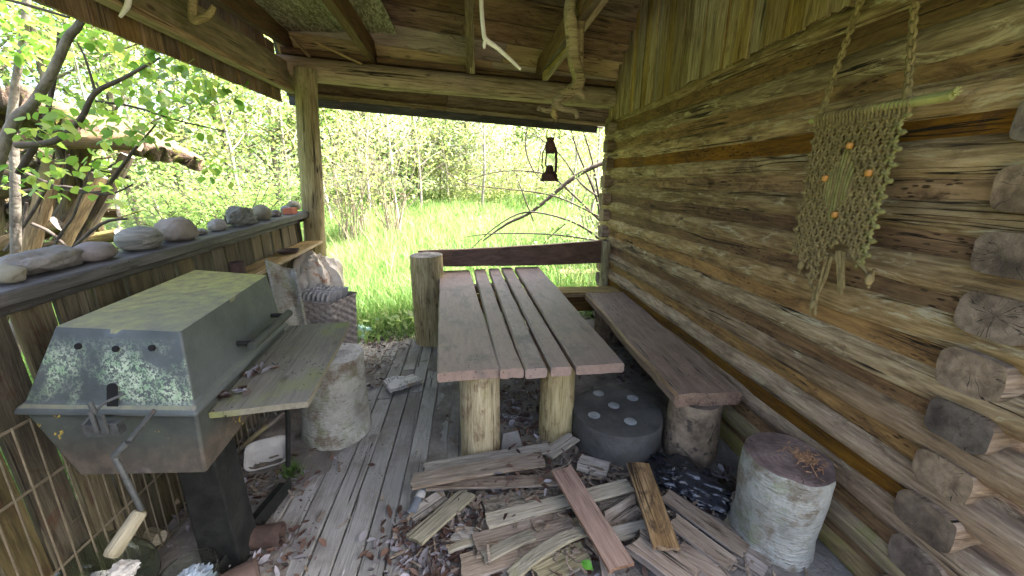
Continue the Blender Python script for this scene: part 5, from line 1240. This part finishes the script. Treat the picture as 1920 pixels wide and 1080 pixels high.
path([(1150, 420), (1060, 375), (1000, 360), (880, 345), (820, 310)], 5.1, [3*k, 2.6*k, 2*k, 1.4*k, .8*k], m=m)
path([(1145, 455), (1040, 440), (930, 438), (870, 445)], 5.0, [3*k, 2.4*k, 1.8*k, .8*k], m=m); path([(1000, 415), (985, 375), (968, 330)], 5.2, [2.4*k, 2*k, 1*k], m=m)
path([(1060, 420), (1030, 445), (1010, 470)], 5.1, [2*k, 1.4*k, .8*k], m=m); path([(1090, 235), (1110, 300), (1125, 380), (1140, 450)], 5.5, [2*k, 3*k, 4*k, 5*k], m=m); path([(1070, 240), (1085, 290), (1118, 370), (1130, 440)], 5.7, [2*k, 3*k, 4*k, 5*k], m=m)
m.build('branches', M_TWIG, br, smooth=60)
rg = np.random.default_rng(77); C = [tuple(PY(rg.uniform(850, 1140), rg.uniform(215, 460), rg.uniform(4.9, 5.8))) for i in range(60)]
leafcloud('leaves', M_LF[0], C, 7, .06, .06, br, 9)
# near tree at the left with big hazel leaves
nt = thing('hazel_tree', 'grey curving young tree with big bright leaves outside the railing', 'tree', (-3.2, 2.6, 0))
YT = 2.5; k = YT/F*.95
m = path([(-60, 700), (-25, 400), (20, 240), (62, 195), (100, 130), (128, 70), (152, 38), (165, -40)], YT, [9*k, 8.5*k, 8*k, 7*k, 6.5*k, 6*k, 5*k, 4.5*k], rough=.12)
path([(20, 240), (30, 150), (45, 60), (55, -60)], YT+.5, [7*k, 6*k, 5.5*k, 5*k], m=m)
m.build('trunk', M_TRUNK, nt, smooth=60)
path([(28, 720), (30, 500), (28, 350), (25, 250)], YT+.3, [8*k, 7.5*k, 7*k, 6*k]).build('stem', M_TRUNK, nt, smooth=60)
m = path([(30, 272), (100, 265), (150, 225), (178, 175), (235, 145), (300, 108)], YT-.1, [5*k, 4.5*k, 4*k, 3.5*k, 2.6*k, 1.4*k])
path([(35, 325), (70, 265), (85, 225), (105, 128), (110, 60)], YT+.1, [5*k, 5*k, 4*k, 3*k, 2*k], m=m); path([(178, 170), (160, 110), (145, 80)], YT-.1, [2*k, 1.4*k, 1*k], m=m); path([(205, 345), (245, 290), (270, 260), (295, 230)], YT+.4, [3.5*k, 3*k, 2*k, 1*k]).build('twig', M_TWIG, nt, smooth=60)
path([(-20, -10), (60, 12), (130, 33)], YT-.2, [2*k, 2*k, 1.6*k]).build('twig', M_TWIG, nt, smooth=60); m.build('branches', M_TWIG, nt, smooth=60)
path([(180, 190), (250, 200), (330, 225), (430, 248)], YT+.3, [2.4*k, 2*k, 1.5*k, .8*k]).build('twig', M_TWIG, nt, smooth=60)
rg = np.random.default_rng(31); C = []
for (x, y, d_, n_) in ((90, 235, -.05, 10), (140, 230, -.1, 6), (170, 60, .2, 8), (240, 245, .2, 12), (300, 125, 0, 12), (360, 145, .3, 12), (230, 165, .2, 8), (60, 90, .3, 14), (280, 190, .4, 10), (40, 330, .1, 8), (200, 330, .4, 8), (340, 220, .6, 10), (20, 40, .4, 12), (400, 170, .6, 12), (370, 300, .8, 10), (120, 310, .2, 6), (250, 90, .5, 10), (100, 20, .5, 10)):
    for i in range(n_): C.append(tuple(PY(x+rg.normal(0, 28), y+rg.normal(0, 20), YT+d_+rg.normal(0, .15))))
leafcloud('leaves', leafmat('big_hazel_leaves', (.10, .22, .03), (.17, .28, .045), .55, .45, c3=(.26, .32, .06)), C, 5, .04, .052, nt, 12, aspect=.9, droop=.5, hexa=True)
# ---------------------------------------------------------------- collapsed wood shelter at the left
sh = thing('wood_shelter', 'collapsing wood shelter with a mossy bark roof outside the railing', 'shelter', (-3.4, 3.8, 0))
YS = 3.7; k = YS/F*1.15
def slabroof():
    m = MB(); a = [PY(-60, 205, YS), PY(150, 205, YS), PY(262, 262, YS+.1)]
    def fn(u, v):
        p = a[0].lerp(a[1], u/.6) if u < .6 else a[1].lerp(a[2], (u-.6)/.4)
        return p+V((0, -.45+.12*mn.noise(V((u*14, 3, 1)))*(1-v)+1.2*v, -.18*v+.05*mn.noise(V((u*9, v*5, 1)))+.035*mn.noise(V((u*30, v*16, 1)))))
    m.grid(fn, 90, 40); return m
slabroof().build('roof', M_MOSSROOF, sh, thick=.13, smooth=50)
m = MB(); lm = None
Mx, L = frame(PY(-60, 255, YS-.4), PY(258, 268, YS-.3)); log_mesh(L, .06, 4.4).build('rafter', [M_DKBEAM, M_END], sh, Mx)
for (p, q, r) in (((150, 250), (130, 520), .075), ((105, 255), (160, 380), .04), ((-20, 300), (-10, 560), .07)):
    Mx, L = frame(PY(*q, YS), PY(*p, YS), V((0, 1, 0))); log_mesh(L, r, r*70, rough=.15).build('post', [M_FIREWOOD, M_END], sh, Mx)
wl = ['mossy split log leaning in the wood shelter', 'grey log lying across the wood shelter', 'pale broken log end at the foot of the wood shelter']
LG = [((40, 520), (100, 300), .055, 0), ((95, 500), (190, 330), .05, 0), ((110, 530), (240, 290), .045, 0), ((70, 310), (215, 345), .035, 1), ((-40, 420), (120, 350), .06, 1), ((-30, 470), (110, 420), .06, 1), ((-40, 370), (90, 330), .05, 1), ((60, 470), (225, 440), .05, 2), ((150, 330), (190, 440), .03, 0), ((20, 400), (150, 380), .045, 1), ((-30, 340), (60, 300), .05, 1), ((-30, 510), (130, 480), .07, 1)]
for (pp_) in ([(0, 300), (60, 330), (140, 360), (215, 355)], [(10, 470), (60, 400), (100, 330), (130, 290)], [(80, 500), (120, 430), (140, 400), (175, 300)], [(60, 420), (100, 440), (160, 500)], [(40, 360), (120, 350), (200, 365), (250, 345)], [(20, 520), (40, 440), (50, 380)], [(120, 480), (190, 420), (240, 410)]):
    tag(path(pp_, YS-.7, [.012, .010, .008, .004][:len(pp_)], rough=.2).build('dead_branch', M_TWIG, None, smooth=60), 'thin dead branch tangled in the wood shelter', 'branch', 'dead branches in the wood shelter')
rq = np.random.default_rng(44)
for i in range(16):
    x, y = rq.uniform(-50, 170), rq.uniform(310, 520); a = rq.normal(.5, .7); l2 = rq.uniform(60, 130); LG.append(((x-cos(a)*l2/2, y+sin(a)*l2/2), (x+cos(a)*l2/2, y-sin(a)*l2/2), rq.uniform(.02, .05), i % 2))
for i, (p, q, r, kk) in enumerate(LG):
    y0 = YS-.45+.13*(i % 5)+(.25 if i > 11 else 0); Mx, L = frame(PY(*p, y0), PY(*q, y0+.15)); lm = log_mesh(L, r, i*3.1+1, n=12, seg=16, rough=.22, bend=.02)
    tag(lm.build('firewood_log', [M_FIREWOOD, M_ENDP], None, Mx), wl[kk], 'log', 'old logs heaped in the wood shelter')
# ---------------------------------------------------------------- leaf litter
def litter():
    rg = np.random.default_rng(21); pts = []
    def spot(px, py, n, s, z=.0):
        c = Pz(px, py, z)
        for i in range(n):
            x, y = c.x+rg.normal(0, s), c.y+rg.normal(0, s); pts.append((x, y, max(z, dirtz(x, y)+.002 if z < .01 else z)+abs(rg.normal(0, .006))))
    for a in ((720, 650, 90, .13), (690, 690, 50, .1), (960, 760, 260, .16), (985, 800, 160, .1), (1000, 720, 120, .2), (1190, 700, 120, .12), (1180, 670, 60, .2), (800, 1030, 220, .10), (770, 1000, 60, .07), (840, 1050, 130, .09), (1000, 900, 130, .12),
              (900, 1000, 120, .1), (1110, 900, 120, .1), (1330, 900, 110, .1), (1230, 860, 60, .1), (1360, 960, 80, .1), (1050, 1060, 90, .1), (520, 1040, 110, .07), (480, 900, 60, .06), (420, 870, 90, .12), (560, 910, 30, .05), (310, 990, 60, .1), (440, 960, 40, .08), (480, 840, 60, .15), (1080, 1000, 80, .12), (1200, 950, 60, .1), (1290, 1060, 60, .1), (700, 720, 30, .06), (700, 1060, 10, .1), (930, 985, 160, .14), (1150, 1000, 130, .12), (1080, 940, 110, .13), (1300, 980, 90, .12), (590, 860, 18, .2), (745, 640, 30, .1), (690, 640, 60, .1)): spot(*a)
    spot(478, 702, 16, .03, .845); spot(455, 735, 8, .02, .845); spot(425, 745, 8, .02, .845); spot(1000, 880, 30, .1, .12); spot(950, 900, 20, .1, .1)
    tq = Pz(502, 868, 0); pts = [p for p in pts if (p[0]-tq.x)**2+(p[1]-tq.y-.02)**2 > .125**2]
    pts = np.array(pts); n = len(pts); vs = []
    s = rg.uniform(.009, .028, n); a = rg.uniform(0, 2*pi, n); big = rg.random(n) < .06; s[big] *= 1.6
    V4 = []
    for i in range(n):
        c = pts[i]; R_ = Matrix.Rotation(a[i], 3, 'Z') @ Matrix.Rotation(rg.normal(0, .28), 3, 'X') @ Matrix.Rotation(rg.normal(0, .22), 3, 'Y'); curl = rg.uniform(.05, .5)*s[i]; w = s[i]*rg.uniform(.22, .48)
        L = s[i]; P = [(-L, 0, 0), (-L*.3, -w, curl), (-.2*L, 0, 0), (-L*.3, w, curl), (L*.4, -w*.8, curl*.9), (L*.45, 0, .1*curl), (L*.4, w*.8, curl*.9), (L, 0, curl*.7)]
        Q = [tuple(R_ @ V(p)+V(c)+V((0, 0, .004))) for p in P]
        V4 += [Q[0], Q[1], Q[2], Q[3], Q[1], Q[4], Q[5], Q[2], Q[3], Q[2], Q[5], Q[6], Q[4], Q[7], Q[6], Q[5]]
    o = quadmesh('leaf_litter', np.array(V4), M_LITTER)
    bm = bmesh.new(); bm.from_mesh(o.data); bmesh.ops.remove_doubles(bm, verts=bm.verts, dist=1e-6); bm.to_mesh(o.data); bm.free()
    return setting(o, 'stuff', 'dry brown and grey dead leaves littering floor and heap')
litter()
# splinters and bark flakes over the heap and floor
rg = np.random.default_rng(61); m = MB()
for (px, py, n_, s_, zz) in ((900, 960, 60, .12, .04), (1000, 930, 70, .14, .06), (1050, 1030, 60, .14, .05), (1200, 960, 70, .14, .03), (1300, 1000, 60, .14, .03), (830, 990, 50, .09, .02), (1130, 880, 50, .12, .02), (960, 800, 40, .15, .01), (700, 680, 40, .12, .01), (1400, 1060, 40, .1, .02), (450, 920, 40, .12, .012), (640, 950, 12, .25, .004)):
    c = Pz(px, py, zz)
    for i in range(n_):
        L = rg.uniform(.008, .045); w = rg.uniform(.002, .008); h = rg.uniform(.001, .004); M_ = T((c.x+rg.normal(0, s_), c.y+rg.normal(0, s_), zz+abs(rg.normal(0, .008))+.004)) @ RZ(rg.uniform(0, pi)) @ RY(rg.normal(0, .15))
        a = rg.uniform(.3, 1); m.hexa([M_ @ V(p) for p in ((-L, -w, -h), (L, -w*a, -h), (L*.9, w*a, -h), (-L*.9, w, -h), (-L, -w, h), (L, -w*a, h), (L*.9, w*a, h), (-L*.9, w, h))])
setting(m.build('splinters', PB[1], smooth=0), 'stuff', 'small wood splinters and bark flakes over heap and floor')
# tangled brush at the back of the shelter
m = MB(); rg = np.random.default_rng(62)
for i in range(170):
    c = PY(rg.uniform(-60, 190), rg.uniform(290, 540), 4.3+rg.normal(0, .2)); a, b = rg.uniform(0, pi), rg.normal(0, .6); L = rg.uniform(.2, .6); d_ = V((cos(a)*cos(b), .5*sin(a)*cos(b), sin(b)))*L
    m.tube([c-d_, c+V((rg.normal(0, .03), 0, rg.normal(0, .03))), c+d_], [rg.uniform(.006, .022), .012, .004], 5)
setting(m.build('brush_heap', M_FIREWOOD, smooth=60), 'stuff', 'tangled brown brushwood heaped in the wood shelter')
# one fresh leaf on the heap
q = Pz(1101, 1062, .10); m = MB(); m.grid(lambda u, v: ((u-.5)*.05, (v-.5)*.022*sin(pi*min(.98, max(.04, u)))*1.6, .01*sin(u*3)+.012*abs(v-.5)), 10, 4)
tag(m.build('green_leaf', leafmat('fresh_leaf', (.08, .26, .03), (.1, .3, .04), .3), None, T(q) @ RZ(-.8) @ RX(.3)), 'single fresh green leaf lying on the board heap', 'leaf')
